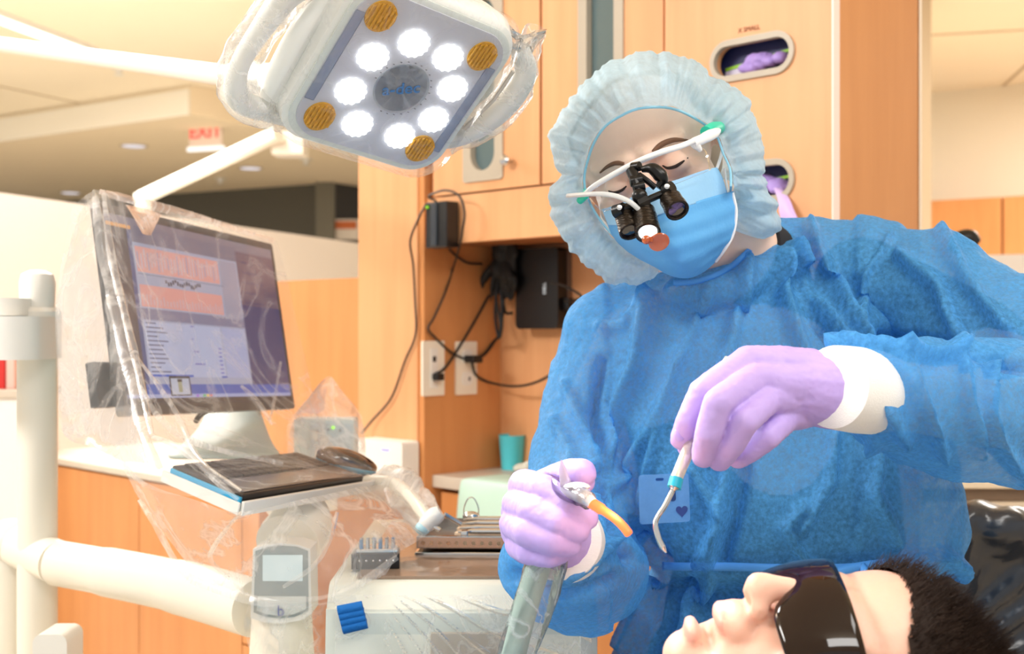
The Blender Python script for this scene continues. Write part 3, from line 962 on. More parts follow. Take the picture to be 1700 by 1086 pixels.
# (blend, scale, distance)
def gather(a, k, amp):
    s1 = abs(sin(a * 15 + 1.3 * sin(a * 5))) ; s2 = abs(sin(a * 27 + 2 * sin(a * 3)))
    return amp * (1.5 - 2.2 * (1 - s1) ** 2 - 1.3 * (1 - s2) ** 2)
cap_rows = []
spec = [(0.0, 1.13), (0.10, 1.165), (0.35, 1.18), (0.62, 1.20), (0.82, 1.23), (0.95, 1.265), (1.0, 1.30), (0.97, 1.34), (0.88, 1.375), (0.70, 1.405), (0.40, 1.425), (0.1, 1.435)]
for j, (b, Y) in enumerate(spec):
    row = []
    for k in range(NR):
        a = 2 * pi * k / NR
        r = opening[k] + (outl[k] - opening[k]) * b
        if j > 6:
            r = outl[k] * (0.15 + 0.85 * b)
        amp = [0, 3.2, 5.2, 5.0, 4.0, 3.0, 2.4, 2, 2, 2, 1, 0][j]
        r += gather(a, k, amp)
        Yo = Y
        if j <= 1:   # the elastic edge follows the face: temples lie further back
            Yo = Y + 0.050 * (abs(cos(a - radians(25))) ** 2) + .012
            if (pi * 1.1 < a < pi * 1.95): Yo += .05
        if j in (2, 3): 
            Yo = Y + 0.022 * (abs(cos(a - radians(25))) ** 2)
            if pi * 1.2 < a < pi * 1.9: Yo += .03
        Yo += gather(a + .1, k, amp) * .0009
        s = Yo / 1.25
        p = P(CC[0] + r * cos(a), CC[1] - r * sin(a), 1.27)
        c = P(CC[0], CC[1], 1.27)
        row.append(Vector((p.x, Yo, p.z)) if False else P(CC[0] + r * cos(a), CC[1] - r * sin(a), Yo))
    cap_rows.append(row)
cb = MB(); cb.grid(cap_rows, close_u=True)
cb.f.append(tuple(range((len(cap_rows) - 1) * NR, len(cap_rows) * NR))); cb.mi.append(0)
me = cb.mesh('cap')
o = bpy.data.objects.new('c', me); COL.objects.link(o)
q = o.modifiers.new('s', 'SUBSURF'); q.levels = 1
me = bake(o)
for v in me.vertices:
    f = min(1, max(0, (v.co - HC).length - .08) / .03)
    d = (v.co - (HC + Vector((0, .03, 0)))).normalized()
    v.co += d * (0.0045 * ridged(v.co, 26, 3) + 0.003 * ridged(v.co, 60, 1)) * f
capo = link_mesh('hair_cover', me, cap_m, person, True, label='pale blue gathered hair cover')
el = [cap_rows[0][k] + Vector((0, -.0006, 0)) for k in range(0, NR, 3)]
MB().tube(el + el[:2], .0013, 8, cap=False).build('elastic_edge', mat('elastic_blue', rgb(150, 208, 232), .7), capo)
# lower bag of the cover behind the neck at the right
lb_rows = []
for j, (cx, cy, w, Y) in enumerate([(1222, 330, 30, 1.33), (1240, 345, 42, 1.335), (1258, 358, 40, 1.34), (1276, 366, 24, 1.345), (1288, 370, 8, 1.35)]):
    row = []
    for k in range(28):
        a = 2 * pi * k / 28
        rr = w * (1 + .08 * sin(a * 9 + j))
        row.append(P(cx + rr * .35 * cos(a), cy + rr * sin(a), Y + .03 * cos(a)))
    lb_rows.append(row)
lbm = MB().grid(lb_rows, close_u=True); lbm.build('nape_gather', cap_m, capo)
# hair under the cover
def tuck(me, o3, margin):
    for v in me.vertices:
        co = v.co + o3
        if (co - HC).dot(hu) < -.075 or (co - HC).length > .2: continue
        x, y = to_px(co)
        r = sqrt((x - CC[0]) ** 2 + (y - CC[1]) ** 2)
        a = degrees(atan2(CC[1] - y, x - CC[0])) % 360
        if 262 < a < 325: continue
        lim = outl[int(a / 360 * NR) % NR] - margin
        if r > lim:
            k = lim / r
            v.co = P(CC[0] + (x - CC[0]) * k, CC[1] + (y - CC[1]) * k, min(co.y, 1.36)) - o3
        elif co.y > 1.38:
            v.co.y -= (co.y - 1.38) * .8
tuck(body.data, WO['person'], 30)
hm = MB()
for c, r in (((0, -.022, .038), (.077, .086, .080)), ((0, -.07, -.02), (.07, .05, .06))):
    bm = bmesh.new(); bmesh.ops.create_uvsphere(bm, u_segments=24, v_segments=14, radius=1)
    for v in bm.verts: v.co = HX(c[0] + v.co.x * r[0], c[1] + v.co.y * r[1], c[2] + v.co.z * r[2])
    hm.addbm(bm)
hm.ball(P(1262, 366, 1.36), (.020, .02, .014), 16)
hme = blob(hm, .004, 3)
tuck(hme, Vector((0, 0, 0)), 22)
link_mesh('hair', hme, mat('light_brown_hair', rgb(176, 150, 124), .6), person)

# --- face mask: a pleated sheet bowed over nose and chin
def mk_sheet(ctrl, nu=28, nv=28, th=.0012, fn=None):
    """ctrl: rows of (px,py,Y) control points -> smooth sheet"""
    R = [crom([P(*c) for c in row], max(2, nu // (len(row) - 1))) for row in ctrl]
    n = len(R[0])
    cols = [crom([R[j][i] for j in range(len(R))], max(2, nv // (len(R) - 1))) for i in range(n)]
    rows = [[cols[i][j] for i in range(n)] for j in range(len(cols[0]))]
    if fn:
        rows = [[fn(p, i / (n - 1), j / (len(rows) - 1)) for i, p in enumerate(r)] for j, r in enumerate(rows)]
    return rows
def sheet_obj(name, rows, m, parent, th=.0012, levels=0, label=None):
    me = MB().grid(rows).mesh('s')
    o = bpy.data.objects.new('s', me); COL.objects.link(o)
    q = o.modifiers.new('s', 'SOLIDIFY'); q.thickness = th; q.offset = 0
    if levels:
        q = o.modifiers.new('u', 'SUBSURF'); q.levels = levels
    return link_mesh(name, bake(o), m, parent)
mk_up = [
    [(1000, 347, 1.180), (1035, 336, 1.130), (1074, 312, 1.115), (1120, 300, 1.135), (1165, 284, 1.165), (1190, 278, 1.20)],
    [(1004, 358, 1.180), (1040, 350, 1.122), (1082, 334, 1.106), (1130, 318, 1.128), (1172, 304, 1.165), (1199, 296, 1.20)],
    [(1010, 374, 1.180), (1045, 372, 1.118), (1090, 358, 1.102), (1135, 344, 1.124), (1176, 332, 1.162), (1207, 322, 1.20)]]
mk_dn = [
    [(1008, 370, 1.184), (1046, 368, 1.122), (1090, 355, 1.106), (1137, 341, 1.128), (1178, 328, 1.166), (1216, 318, 1.206)],
    [(1018, 392, 1.190), (1056, 396, 1.124), (1102, 386, 1.104), (1148, 376, 1.126), (1188, 364, 1.166), (1222, 350, 1.206)],
    [(1036, 412, 1.196), (1074, 420, 1.136), (1114, 418, 1.112), (1156, 408, 1.134), (1190, 396, 1.17), (1218, 386, 1.206)],
    [(1062, 430, 1.205), (1092, 442, 1.160), (1124, 448, 1.138), (1156, 440, 1.155), (1182, 424, 1.185), (1204, 412, 1.21)],
    [(1084, 440, 1.225), (1106, 454, 1.200), (1130, 461, 1.185), (1152, 459, 1.19), (1172, 448, 1.205), (1190, 432, 1.225)]]
def mfn(p, u, v):
    return p + Vector((0, -1, 0)) * (0.0016 * ridged(p, 34, 2) + .0010 * sin(v * 30 + u * 2))
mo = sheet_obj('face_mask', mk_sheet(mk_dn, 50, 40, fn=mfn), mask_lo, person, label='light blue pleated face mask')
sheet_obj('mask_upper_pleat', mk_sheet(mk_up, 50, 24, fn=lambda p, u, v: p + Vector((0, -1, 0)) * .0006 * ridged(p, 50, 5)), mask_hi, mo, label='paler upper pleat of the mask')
MB().tube(crom([P(1190, 280, 1.20), P(1196, 262, 1.203), P(1200, 245, 1.206)], 5), .0016, 8).tube(crom([P(1216, 320, 1.203), P(1222, 352, 1.203), P(1217, 388, 1.203), P(1203, 414, 1.205), P(1188, 434, 1.215)], 6), .0018, 8).tube(crom([P(1212, 335, 1.20), P(1206, 305, 1.215), P(1203, 280, 1.22)], 5), .0012, 8).build('ear_loop', mat('white_elastic', rgb(240, 240, 240), .7), mo)

# dark collar of the scrubs
ncp = nk0.lerp(nk1, .74)
MB().lathe([(.0585, -.010), (.0620, -.010), (.0645, .006), (.066, .03), (.062, .034)], ncp, axis=nka, n=48).build('scrub_collar', mat('black_collar', rgb(26, 26, 30), .8), person, label='black collar of the clothing under the gown')
# --- gown
gb = MB()
gt = [(1245, 462, 1.42, .095, .075), (1236, 500, 1.42, .165, .095), (1240, 540, 1.42, .190, .120), (1258, 600, 1.42, .200, .132), (1262, 700, 1.42, .205, .140), (1278, 800, 1.42, .214, .150),
      (1292, 870, 1.42, .205, .152), (1302, 915, 1.42, .190, .148), (1306, 936, 1.42, .160, .130), (1308, 950, 1.42, .152, .122), (1312, 975, 1.42, .170, .135), (1325, 1030, 1.42, .200, .150), (1345, 1110, 1.42, .235, .17), (1370, 1300, 1.42, .28, .20), (1380, 1480, 1.42, .30, .22)]
rows = []
for px, py, Y, hw, hd in gt:
    c = P(px, py, Y); row = []
    for k in range(64):
        a = 2 * pi * k / 64
        ca, sa = cos(a), sin(a)
        e = 0.82
        row.append(c + Vector((abs(ca) ** e * (1 if ca > 0 else -1) * hw, abs(sa) ** e * (1 if sa > 0 else -1) * hd, 0)))
    rows.append(row)
tb = MB(); tb.grid(rows, close_u=True); n0 = len(rows)
tb.f.append(tuple(range(64))); tb.f.append(tuple(reversed(range((n0 - 1) * 64, n0 * 64)))); tb.mi += [0, 0]
gb.add(tb.v, tb.f)
# shoulders
chain(gb, [P(1180, 500, 1.42), P(1035, 560, 1.42)], [.062, .062], 20)
chain(gb, [P(1250, 462, 1.41), P(1292, 432, 1.43), P(1340, 440, 1.43)], [.046, .050, .058], 20)
chain(gb, [P(1290, 455, 1.43), P(1385, 470, 1.42), P(1450, 490, 1.41)], [.060, .072, .080], 20)
# collar ring
chain(gb, [P(1130, 492, 1.33), P(1185, 484, 1.315), P(1230, 468, 1.325), P(1266, 438, 1.36), P(1294, 416, 1.40)], [.020, .022, .024, .024, .022], 14)
chain(gb, [P(1150, 520, 1.35), P(1220, 500, 1.36), P(1280, 455, 1.39)], [.035, .045, .045], 16)
# sleeve, image left
chain(gb, [P(1030, 570, 1.41), P(988, 660, 1.40), P(965, 760, 1.37), P(960, 850, 1.33), P(978, 920, 1.29)], [.066, .058, .054, .056, .062], 20)
chain(gb, [P(978, 925, 1.29), P(962, 935, 1.20), P(940, 928, 1.12), P(938, 912, 1.09)], [.064, .066, .052, .030], 20)
chain(gb, [P(968, 960, 1.25), P(930, 960, 1.15)], [.052, .042], 16)
# sleeve, image right
chain(gb, [P(1450, 500, 1.41), P(1545, 485, 1.36), P(1620, 570, 1.32), P(1740, 640, 1.26), P(1830, 700, 1.20)], [.076, .066, .080, .092, .092], 22)
chain(gb, [P(1830, 690, 1.20), P(1690, 695, 1.14), P(1600, 678, 1.09), P(1510, 655, 1.045), P(1478, 652, 1.03)], [.080, .064, .060, .050, .044], 22)
chain(gb, [P(1520, 690, 1.05), P(1475, 700, 1.035)], [.042, .024], 18)
gme = blob(gb, 0.0048, 5, .5)
gvn = [v.normal.copy() for v in gme.vertices]
# folds: polylines in the photo's frame, (points, width px, height m)
folds = [
    ([(1075, 500), (1060, 600), (1020, 700), (985, 800)], 22, .010), ([(1180, 480), (1130, 600), (1075, 720), (1010, 830)], 16, .008),
    ([(1240, 440), (1215, 560), (1180, 700), (1165, 760)], 20, .010), ([(1290, 430), (1300, 500), (1330, 580), (1350, 620)], 20, .013),
    ([(1310, 420), (1340, 490), (1390, 560), (1420, 600)], 16, .016), ([(1330, 470), (1365, 540), (1400, 590)], 18, -.014),
    ([(1345, 380), (1370, 440), (1400, 520), (1430, 570)], 18, .012), ([(1480, 400), (1440, 460), (1420, 540)], 10, .005),
    ([(1150, 780), (1200, 860), (1160, 930)], 18, .010), ([(1020, 820), (1060, 880), (1100, 930)], 20, -.012),
    ([(1210, 760), (1190, 860), (1180, 935)], 16, .010), ([(1240, 770), (1220, 860), (1200, 935)], 14, -.010), ([(1380, 720), (1375, 800), (1330, 880)], 16, .009),
    ([(1450, 740), (1440, 820), (1480, 900)], 20, .010), ([(1340, 935), (1300, 880), (1330, 840)], 12, .008),
    ([(1500, 600), (1530, 680), (1560, 740)], 12, .009), ([(1580, 590), (1590, 660), (1620, 740)], 12, .007), ([(1640, 600), (1620, 680), (1690, 780)], 14, .008),
    ([(1500, 430), (1560, 480), (1600, 560)], 20, .010), ([(1560, 400), (1600, 470), (1680, 560)], 18, .010), ([(1460, 560), (1560, 570), (1690, 620)], 14, -.012),
    ([(940, 640), (965, 700), (985, 760)], 14, .007), ([(1000, 600), (985, 700), (1000, 790)], 12, -.012), ([(985, 790), (1010, 850), (1045, 930)], 12, -.020),
    ([(925, 700), (950, 760), (940, 820)], 12, .006), ([(900, 960), (950, 940), (1020, 900)], 14, .008), ([(870, 950), (930, 985), (1020, 960)], 14, -.007),
    ([(1110, 960), (1070, 1010), (1040, 1080)], 14, .012), ([(1180, 960), (1150, 1010), (1140, 1080)], 16, .012), ([(1150, 965), (1120, 1010), (1090, 1080)], 14, -.012),
    ([(1260, 960), (1240, 1000), (1230, 1060)], 14, .010), ([(1400, 955), (1480, 940), (1560, 915)], 14, .012), ([(1570, 930), (1640, 990), (1700, 1060)], 18, .012),
    ([(1130, 590), (1105, 680), (1080, 760), (1060, 850)], 12, .006), ([(1000, 545), (1040, 540), (1075, 500)], 12, .006),
    ([(1400, 600), (1460, 640), (1500, 720)], 14, .010), ([(1430, 590), (1520, 600), (1600, 590)], 12, .009)]
def segd(x, y, pl):
    best = 1e9
    for i in range(len(pl) - 1):
        ax, ay = pl[i]; bx, by = pl[i + 1]
        dx, dy = bx - ax, by - ay
        t = max(0, min(1, ((x - ax) * dx + (y - ay) * dy) / (dx * dx + dy * dy)))
        d = (x - ax - dx * t) ** 2 + (y - ay - dy * t) ** 2
        if d < best: best = d; 
    return best
fb = [(pl, w, h, min(p[0] for p in pl) - 3 * w, max(p[0] for p in pl) + 3 * w, min(p[1] for p in pl) - 3 * w, max(p[1] for p in pl) + 3 * w) for pl, w, h in [(a_, b_ * .55, c_ * 1.9) for a_, b_, c_ in folds]]
for v, n in zip(gme.vertices, gvn):
    co = v.co.copy()
    d = 0.0
    if n.y < 0.25:
        x, y = to_px(co)
        wgt = min(1, max(0, (0.25 - n.y) / .4))
        for pl, w, h, x0, x1, y0, y1 in fb:
            if x0 < x < x1 and y0 < y < y1:
                d += h * exp(-segd(x, y, pl) / (w * w)) * wgt
    x, y = to_px(co)
    sl = 1.0 if (x > 1420 or x < 1010) else 0.45
    d += 0.0070 * sl * ridged(co, 7, 2) + (0.0050 if sl == 1 else 0.0018) * ridged(co, 19, 7) * sl + .012 * sl * (facet(co, 8, 4) - .3)
    d += 0.004 * sin(co.x * 70 + 2.5 * noise.noise(co * 6)) * (0.6 if co.z < .98 else .25)
    v.co = co + n * d
# smooth once
o = bpy.data.objects.new('g', gme); COL.objects.link(o)
q = o.modifiers.new('s', 'SMOOTH'); q.factor = .4; q.iterations = 1
gme = bake(o)
gown = link_mesh('gown', gme, gown_m, person, True, label='translucent royal blue disposable isolation gown')
bvh_gown = BVHTree.FromObject(gown, bpy.context.evaluated_depsgraph_get())
# belt
belt_m = mat('gown_tie', rgb(78, 158, 236), .6, bump=.2, bscale=90)
def ribbon(pts, w, lift, name, m, parent, n=5, tilt=0):
    q = crom([Vector(p) for p in pts], 8); rows = []
    for i, p in enumerate(q):
        t = (q[min(i + 1, len(q) - 1)] - q[max(i - 1, 0)]).normalized()
        v = (Vector((0, 0, CAMZ)) - p).normalized(); b = t.cross(v).normalized()
        rows.append([p + b * (w * (k / 3 - .5)) + v * (lift * sin(pi * k / 3)) for k in range(4)])
    return sheet_obj(name, rows, m, parent, .0012)
bl = onto(bvh_gown, [(1100, 940), (1140, 941), (1200, 941), (1270, 943), (1340, 945), (1400, 943), (1450, 940)], .010, off)
if len(bl) > 3:
    ribbon(bl, .0085, .001, 'waist_tie', belt_m, person)
bl = onto(bvh_gown, [(1370, 960), (1400, 948), (1440, 940), (1470, 936)], .010, off)
if len(bl) > 3: ribbon(bl, .010, .002, 'waist_tie', belt_m, person)
bl = onto(bvh_gown, [(1430, 938), (1440, 955), (1447, 980)], .010, off)
if len(bl) >= 3: ribbon(bl, .008, .002, 'waist_tie', belt_m, person)
# neck binding
nb_ = onto(bvh_gown, [(1118, 470), (1150, 468), (1180, 460), (1210, 445), (1235, 424), (1258, 402), (1276, 386)], .003, off)
if len(nb_) > 3: ribbon(nb_, .006, .001, 'neck_binding', belt_m, person)

# --- cuffs
MB().lathe([(.026, -.050), (.031, -.048), (.0355, -.02), (.036, 0.0), (.035, .02), (.034, .034), (.028, .036)], RW, axis=(RW - P(1600, 672, 1.10)), n=40, sx=1.0, sy=1.0).build('cuff', cuff_m, person, label='white knitted cuff')
MB().lathe([(.026, -.016), (.034, -.015), (.037, -.006), (.037, 0.01), (.035, .020), (.027, .022)], P(936, 900, 1.075), axis=(P(930, 895, 1.04) - P(955, 925, 1.2)), n=40).build('cuff', cuff_m, person, label='white knitted cuff')

# --- gloved hands
def glove(name, parts_, vox, label):
    mb = MB()
    for it in parts_:
        pts = [P(a, b, c) for a, b, c, r in it]; rs = [x[3] for x in it]
        chain(mb, pts, rs, 18)
    me = blob(mb, vox, 1, .4)
    for v in me.vertices:
        v.co += v.normal * (0.0007 * ridged(v.co, 75, 1) + .0004 * ridged(v.co, 160, 4))
    return link_mesh(name, me, glove_m, person, True, label=label)
ho = glove('glove', [
    # forearm end and back of the hand
    [(1412, 650, 1.00, .0335), (1375, 648, 1.00, .0315), (1340, 644, 1.0, .0300)],
    [(1345, 622, 1.00, .0215), (1290, 612, .995, .0190), (1243, 600, .99, .0130)],
    [(1340, 640, .995, .0230), (1290, 638, .985, .0185), (1252, 630, .975, .0130)],
    [(1340, 655, 1.00, .0230), (1305, 656, .99, .0185), (1275, 660, .975, .0130)],
    [(1345, 665, 1.01, .0220), (1325, 680, 1.0, .0170), (1305, 692, .99, .0125)],
    # index, middle, ring, little
    [(1243, 600, .99, .0128), (1168, 650, .965, .0112), (1145, 695, .97, .0100), (1131, 728, .985, .0088)],
    [(1252, 630, .975, .0128), (1192, 668, .935, .0112), (1177, 718, .94, .0104), (1168, 757, .96, .0092)],
    [(1275, 660, .975, .0125), (1234, 700, .940, .0112), (1214, 738, .950, .0102), (1195, 763, .965, .0092)],
    [(1305, 692, .99, .0118), (1272, 726, .97, .0104), (1247, 747, .975, .0094), (1226, 760, .985, .0086)],
    # thumb, coming from the far side of the palm
    [(1335, 640, 1.03, .018), (1265, 650, 1.045, .0155), (1200, 680, 1.03, .0130), (1160, 722, 1.0, .0105), (1143, 742, .992, .0090)],
], .0016, 'lavender glove holding the metal scaler')
MB().ball(P(1128, 722, .973), (.0052, .003, .006), 12).build('fingertip_fold', glove_m, ho)
glove('glove', [
    [(938, 905, 1.075, .0300), (925, 888, 1.06, .0300), (905, 862, 1.055, .0280)],
    [(900, 870, 1.065, .0270), (880, 830, 1.06, .0200), (872, 808, 1.05, .0150)],
    [(895, 880, 1.065, .0250), (868, 850, 1.055, .0190), (860, 838, 1.045, .0140)],
    [(895, 890, 1.065, .0240), (866, 880, 1.05, .0180), (856, 870, 1.04, .0140)],
    [(905, 900, 1.065, .0220), (876, 908, 1.05, .0150), (862, 905, 1.04, .0120)],
    [(872, 806, 1.05, .0140), (902, 812, 1.015, .0122), (938, 838, 1.0, .0115), (972, 860, 1.0, .0102)],
    [(860, 838, 1.045, .0138), (885, 848, 1.005, .0122), (925, 868, .99, .0115), (958, 880, .995, .0105)],
    [(856, 870, 1.04, .0132), (876, 884, 1.0, .0120), (915, 898, .99, .0112), (945, 904, 1.0, .0100)],
    [(862, 905, 1.04, .0120), (880, 916, 1.01, .0110), (910, 922, 1.0, .0100), (930, 918, 1.01, .0090)],
    # thumb
    [(905, 860, 1.07, .0220), (900, 812, 1.07, .0160), (925, 795, 1.05, .0130), (950, 787, 1.025, .0128), (966, 786, 1.015, .0120)],
    [(950, 787, 1.025, .0124), (966, 800, 1.02, .0105)],
], .0016, 'lavender glove gripping the glowing handpiece')

# --- loupes: worn, a thing of their own
lp = root('surgical_loupes', P(1078, 330, 1.11), 'white-framed loupes with two black telescopes, headlamp and orange filter on the clinician', 'glasses')
wf = mat('white_frame', rgb(244, 246, 246), .25)
fr = crom([P(968, 326, 1.165), P(985, 310, 1.140), P(1020, 289, 1.118), (P(1060, 268, 1.108)), P(1100, 252, 1.110), P(1132, 242, 1.120), P(1160, 230, 1.14), P(1188, 218, 1.17)], 8)
MB().tube(fr, [.0022 + .0008 * sin(pi * i / (len(fr) - 1)) for i in range(len(fr))], 12).build('frame', wf, lp)
tp = MB()
tp.tube(crom([P(1150, 238, 1.135), P(1168, 230, 1.142), P(1186, 220, 1.165), P(1190, 214, 1.20)], 5), [.005] * 6 + [.0055] * 5 + [.005] * 5, 12)
tp.tube([P(1152, 232, 1.136), P(1157, 243, 1.137), P(1163, 250, 1.14)], [.0045, .004, .002], 10)
tp.build('temple', wf, lp)
MB().tube(crom([P(1172, 220, 1.156), P(1182, 214, 1.168), P(1192, 212, 1.2), P(1196, 213, 1.26)], 5), .0062, 12).build('temple_tip', mat('teal_rubber', rgb(40, 200, 168), .5), lp, label='teal green temple tip')
MB().tube(crom([P(962, 334, 1.165), P(974, 322, 1.162), P(968, 318, 1.25)], 5), .0035, 12).build('temple_tip', mat('teal_rubber', rgb(40, 200, 168), .5), lp, label='teal green temple tip')
# lens shield: clear
ctrl = [[(975, 322, 1.160), (1020, 292, 1.118), (1060, 271, 1.106), (1100, 255, 1.108), (1150, 236, 1.135)],
        [(985, 338, 1.158), (1025, 318, 1.114), (1064, 298, 1.100), (1110, 282, 1.106), (1172, 252, 1.145)],
        [(1000, 352, 1.158), (1030, 342, 1.116), (1060, 328, 1.100), (1115, 308, 1.110), (1180, 282, 1.15)]]
sheet_obj('lens', mk_sheet(ctrl, 32, 20), clear('lens_clear', (.99, .975, .985), .06), lp, .0012)
bk = mat('anodised_black', rgb(14, 14, 16), .3, metal=.3)
knurl = mat('knurled_bronze_black', rgb(52, 44, 36), .28, metal=.8, bump=.6, bscale=60, stretch=(1, 1, 12))
mt = MB()
mt.tube([P(1050, 278, 1.097), P(1062, 276, 1.092)], .0045, 12)
mt.tube([P(1048, 283, 1.094), P(1056, 300, 1.086)], .0052, 12)
mt.tube([P(1046, 302, 1.085), P(1066, 298, 1.085)], .0050, 12)
mt.tube([P(1054, 300, 1.084), P(1062, 325, 1.080)], .0042, 12)
mt.tube([P(1052, 312, 1.082), P(1070, 308, 1.082)], .0046, 12)
mt.ball(P(1062, 326, 1.076), .0072, 16)
mt.tube(crom([P(1060, 290, 1.088), P(1074, 300, 1.085), P(1088, 312, 1.085)], 4), .0028, 10)
mt.build('mount_hinge', bk, lp)
sh = MB(); sh.tube(crom([P(1066, 281, 1.092), P(1082, 280, 1.088), P(1095, 290, 1.086), P(1099, 302, 1.086), (P(1092, 312, 1.086))], 5), [.003, .0032, .0036, .0042, .0048, .0054, .0058, .006, .0062, .0064, .0066, .0066, .0064, .006, .0058, .0054, .005, .0046, .0040, .0036, .003][:21], 12).build('hinge_lever', bk, lp)
MB().tube([P(1026, 352, 1.080), P(1066, 336, 1.078), P(1112, 316, 1.080)], .0034, 10).tube([P(1060, 340, 1.074), P(1076, 332, 1.074)], .0062, 8).build('crossbar', bk, lp)
def barrel(a, b, r0, r1, nm, lab=None, lens=True):
    a = P(*a); b = P(*b); ax = (b - a); L = ax.length
    o = MB().lathe([(r0 * .5, 0), (r0, .001), (r0 * 1.02, L * .3), (r1, L * .32), (r1, L * .72), (r1 * 1.06, L * .74), (r1 * 1.06, L * .98), (r1 * .9, L), (r1 * .80, L * .97), (r1 * .78, L * .90)], a, axis=ax, n=36).build(nm, knurl, lp, True, 30, label=lab)
    if lens:
        MB().lathe([(.001, L * .93), (r1 * .78, L * .91), (r1 * .78, L * .90)], a, axis=ax, n=28).build('front_lens', mat('coated_lens', rgb(14, 18, 34), .04, spec=.9, coat=1), o)
    return o
barrel((1034, 348, 1.090), (1047, 386, 1.070), .0085, .0095, 'telescope')
barrel((1108, 322, 1.085), (1125, 350, 1.065), .0085, .0102, 'telescope')
MB().tube([P(1021, 352, 1.082), P(1036, 347, 1.076)], .0062, 16).build('telescope_joint', bk, lp)
MB().tube([P(1104, 318, 1.08), P(1116, 310, 1.074)], .0058, 16).build('telescope_joint', bk, lp)
for a in ((1028, 345, 1.069), (1107, 310, 1.069)):
    MB().lathe([(.001, 0), (.0024, 0), (.0024, .001), (.0012, .0012)], P(*a), axis=(0, -1, .2), n=16).build('screw', M['chrome'], lp)
lampA = P(1069, 348, 1.075); lampB = P(1076, 384, 1.050)
lo = barrel((1069, 350, 1.080), (1076, 388, 1.056), .0100, .0108, 'headlamp', 'knurled headlamp with a bright lens', False)
ax = (P(1076, 388, 1.056) - P(1069, 350, 1.080)); L = ax.length
MB().lathe([(.001, L * .96), (.0082, L * .95), (.0082, L * .92)], P(1069, 350, 1.080), axis=ax, n=28).build('lamp_lens', emis('headlamp_glow', (.97, 1, 1, 1), 2.5), lo)
fc = P(1094, 402, 1.050)
MB().lathe([(.001, -.0008), (.0098, -.0008), (.0104, 0), (.0098, .0008), (.001, .0008)], fc, axis=(-.25, -.75, -.55), n=28, sx=1, sy=.8).tube([P(1072, 398, 1.052), P(1084, 398, 1.051)], .0028, 10).ball(P(1073, 398, 1.051), .0042, 10).build('orange_filter', mat('orange_filter', rgb(206, 92, 16), .12, spec=.7, trans=.35, coat=.6), lp)
MB().tube(crom([P(943, 325, 1.19), P(958, 324, 1.15), P(990, 322, 1.10), P(1020, 325, 1.08), P(1045, 335, 1.07), P(1063, 350, 1.07)], 8), .0023, 10).build('cable', mat('grey_cable', rgb(206, 210, 212), .35), lp)
hl = bpy.data.lights.new('headlamp_beam', 'SPOT'); hl.energy = 11; hl.spot_size = radians(17); hl.spot_blend = .6; hl.shadow_soft_size = .008; hl.color = (.98, .99, 1)
ho_ = bpy.data.objects.new('headlamp_beam', hl); 
hp = P(1077, 392, 1.050); tgt = P(1150, 1050, .84)
ho_.rotation_euler = (tgt - hp).to_track_quat('-Z', 'Y').to_euler(); ho_.location = hp - WO[lp.name]; ho_.parent = lp
COL.objects.link(ho_)

# --- identity badge showing through the gown
bq = [ray(bvh_gown, a, b, offset=off) for a, b in ((1062, 790), (1143, 786), (1146, 866), (1063, 870))]
if all(bq):
    yb = min(q.y for q in bq) - .0015
    c = [P(a, b, yb) for a, b in ((1060, 789), (1143, 786), (1146, 866), (1062, 871))]
    bd = root('identity_badge', (c[0] + c[2]) / 2, 'pale identity badge with a heart mark under the front of the gown', 'badge')
    def bp_(u, v, d=0.0):
        return c[0] * (1 - u) * (1 - v) + c[1] * u * (1 - v) + c[2] * u * v + c[3] * (1 - u) * v + Vector((0, -d, 0))
    def bpoly(pts, d, m, nm):
        mb = MB(); n = len(pts)
        vs = [bp_(u, v, d) for u, v in pts] + [bp_(u, v, d - .0004) for u, v in pts]
        mb.add(vs, [tuple(range(n)), tuple(reversed(range(n, 2 * n)))] + [(i, (i + 1) % n, (i + 1) % n + n, i + n) for i in range(n)])
        return mb.build(nm, m, bd, False)
    bpoly(rrect(.5, .5, 1, 1, .06, 4), .0, sheer('badge_card', rgb(136, 196, 246), alpha=.42, var=.04, transl=.1, bump=0), 'card')
    bpoly([(.5 + .5 * (x - .5) * 0 + x, y) for x, y in rrect(.17, .36, .12, .40, .05, 4)], .0006, sheer('badge_photo', rgb(72, 104, 160), alpha=.6, var=.05, bump=0), 'portrait_patch')
    hs = []
    for k in range(24):
        t = 2 * pi * k / 24
        hs.append((.84 + .0078 * 16 * sin(t) ** 3 * .95, .77 - .0085 * (13 * cos(t) - 5 * cos(2 * t) - 2 * cos(3 * t) - cos(4 * t))))
    bpoly(hs, .0006, sheer('badge_heart', rgb(84, 108, 178), alpha=.7, var=.05, bump=0), 'heart_mark')
    bpoly(rrect(.42, .10, .16, .05, .02, 2), .0006, sheer('badge_slot', rgb(60, 110, 180), alpha=.6, var=.05, bump=0), 'slot')

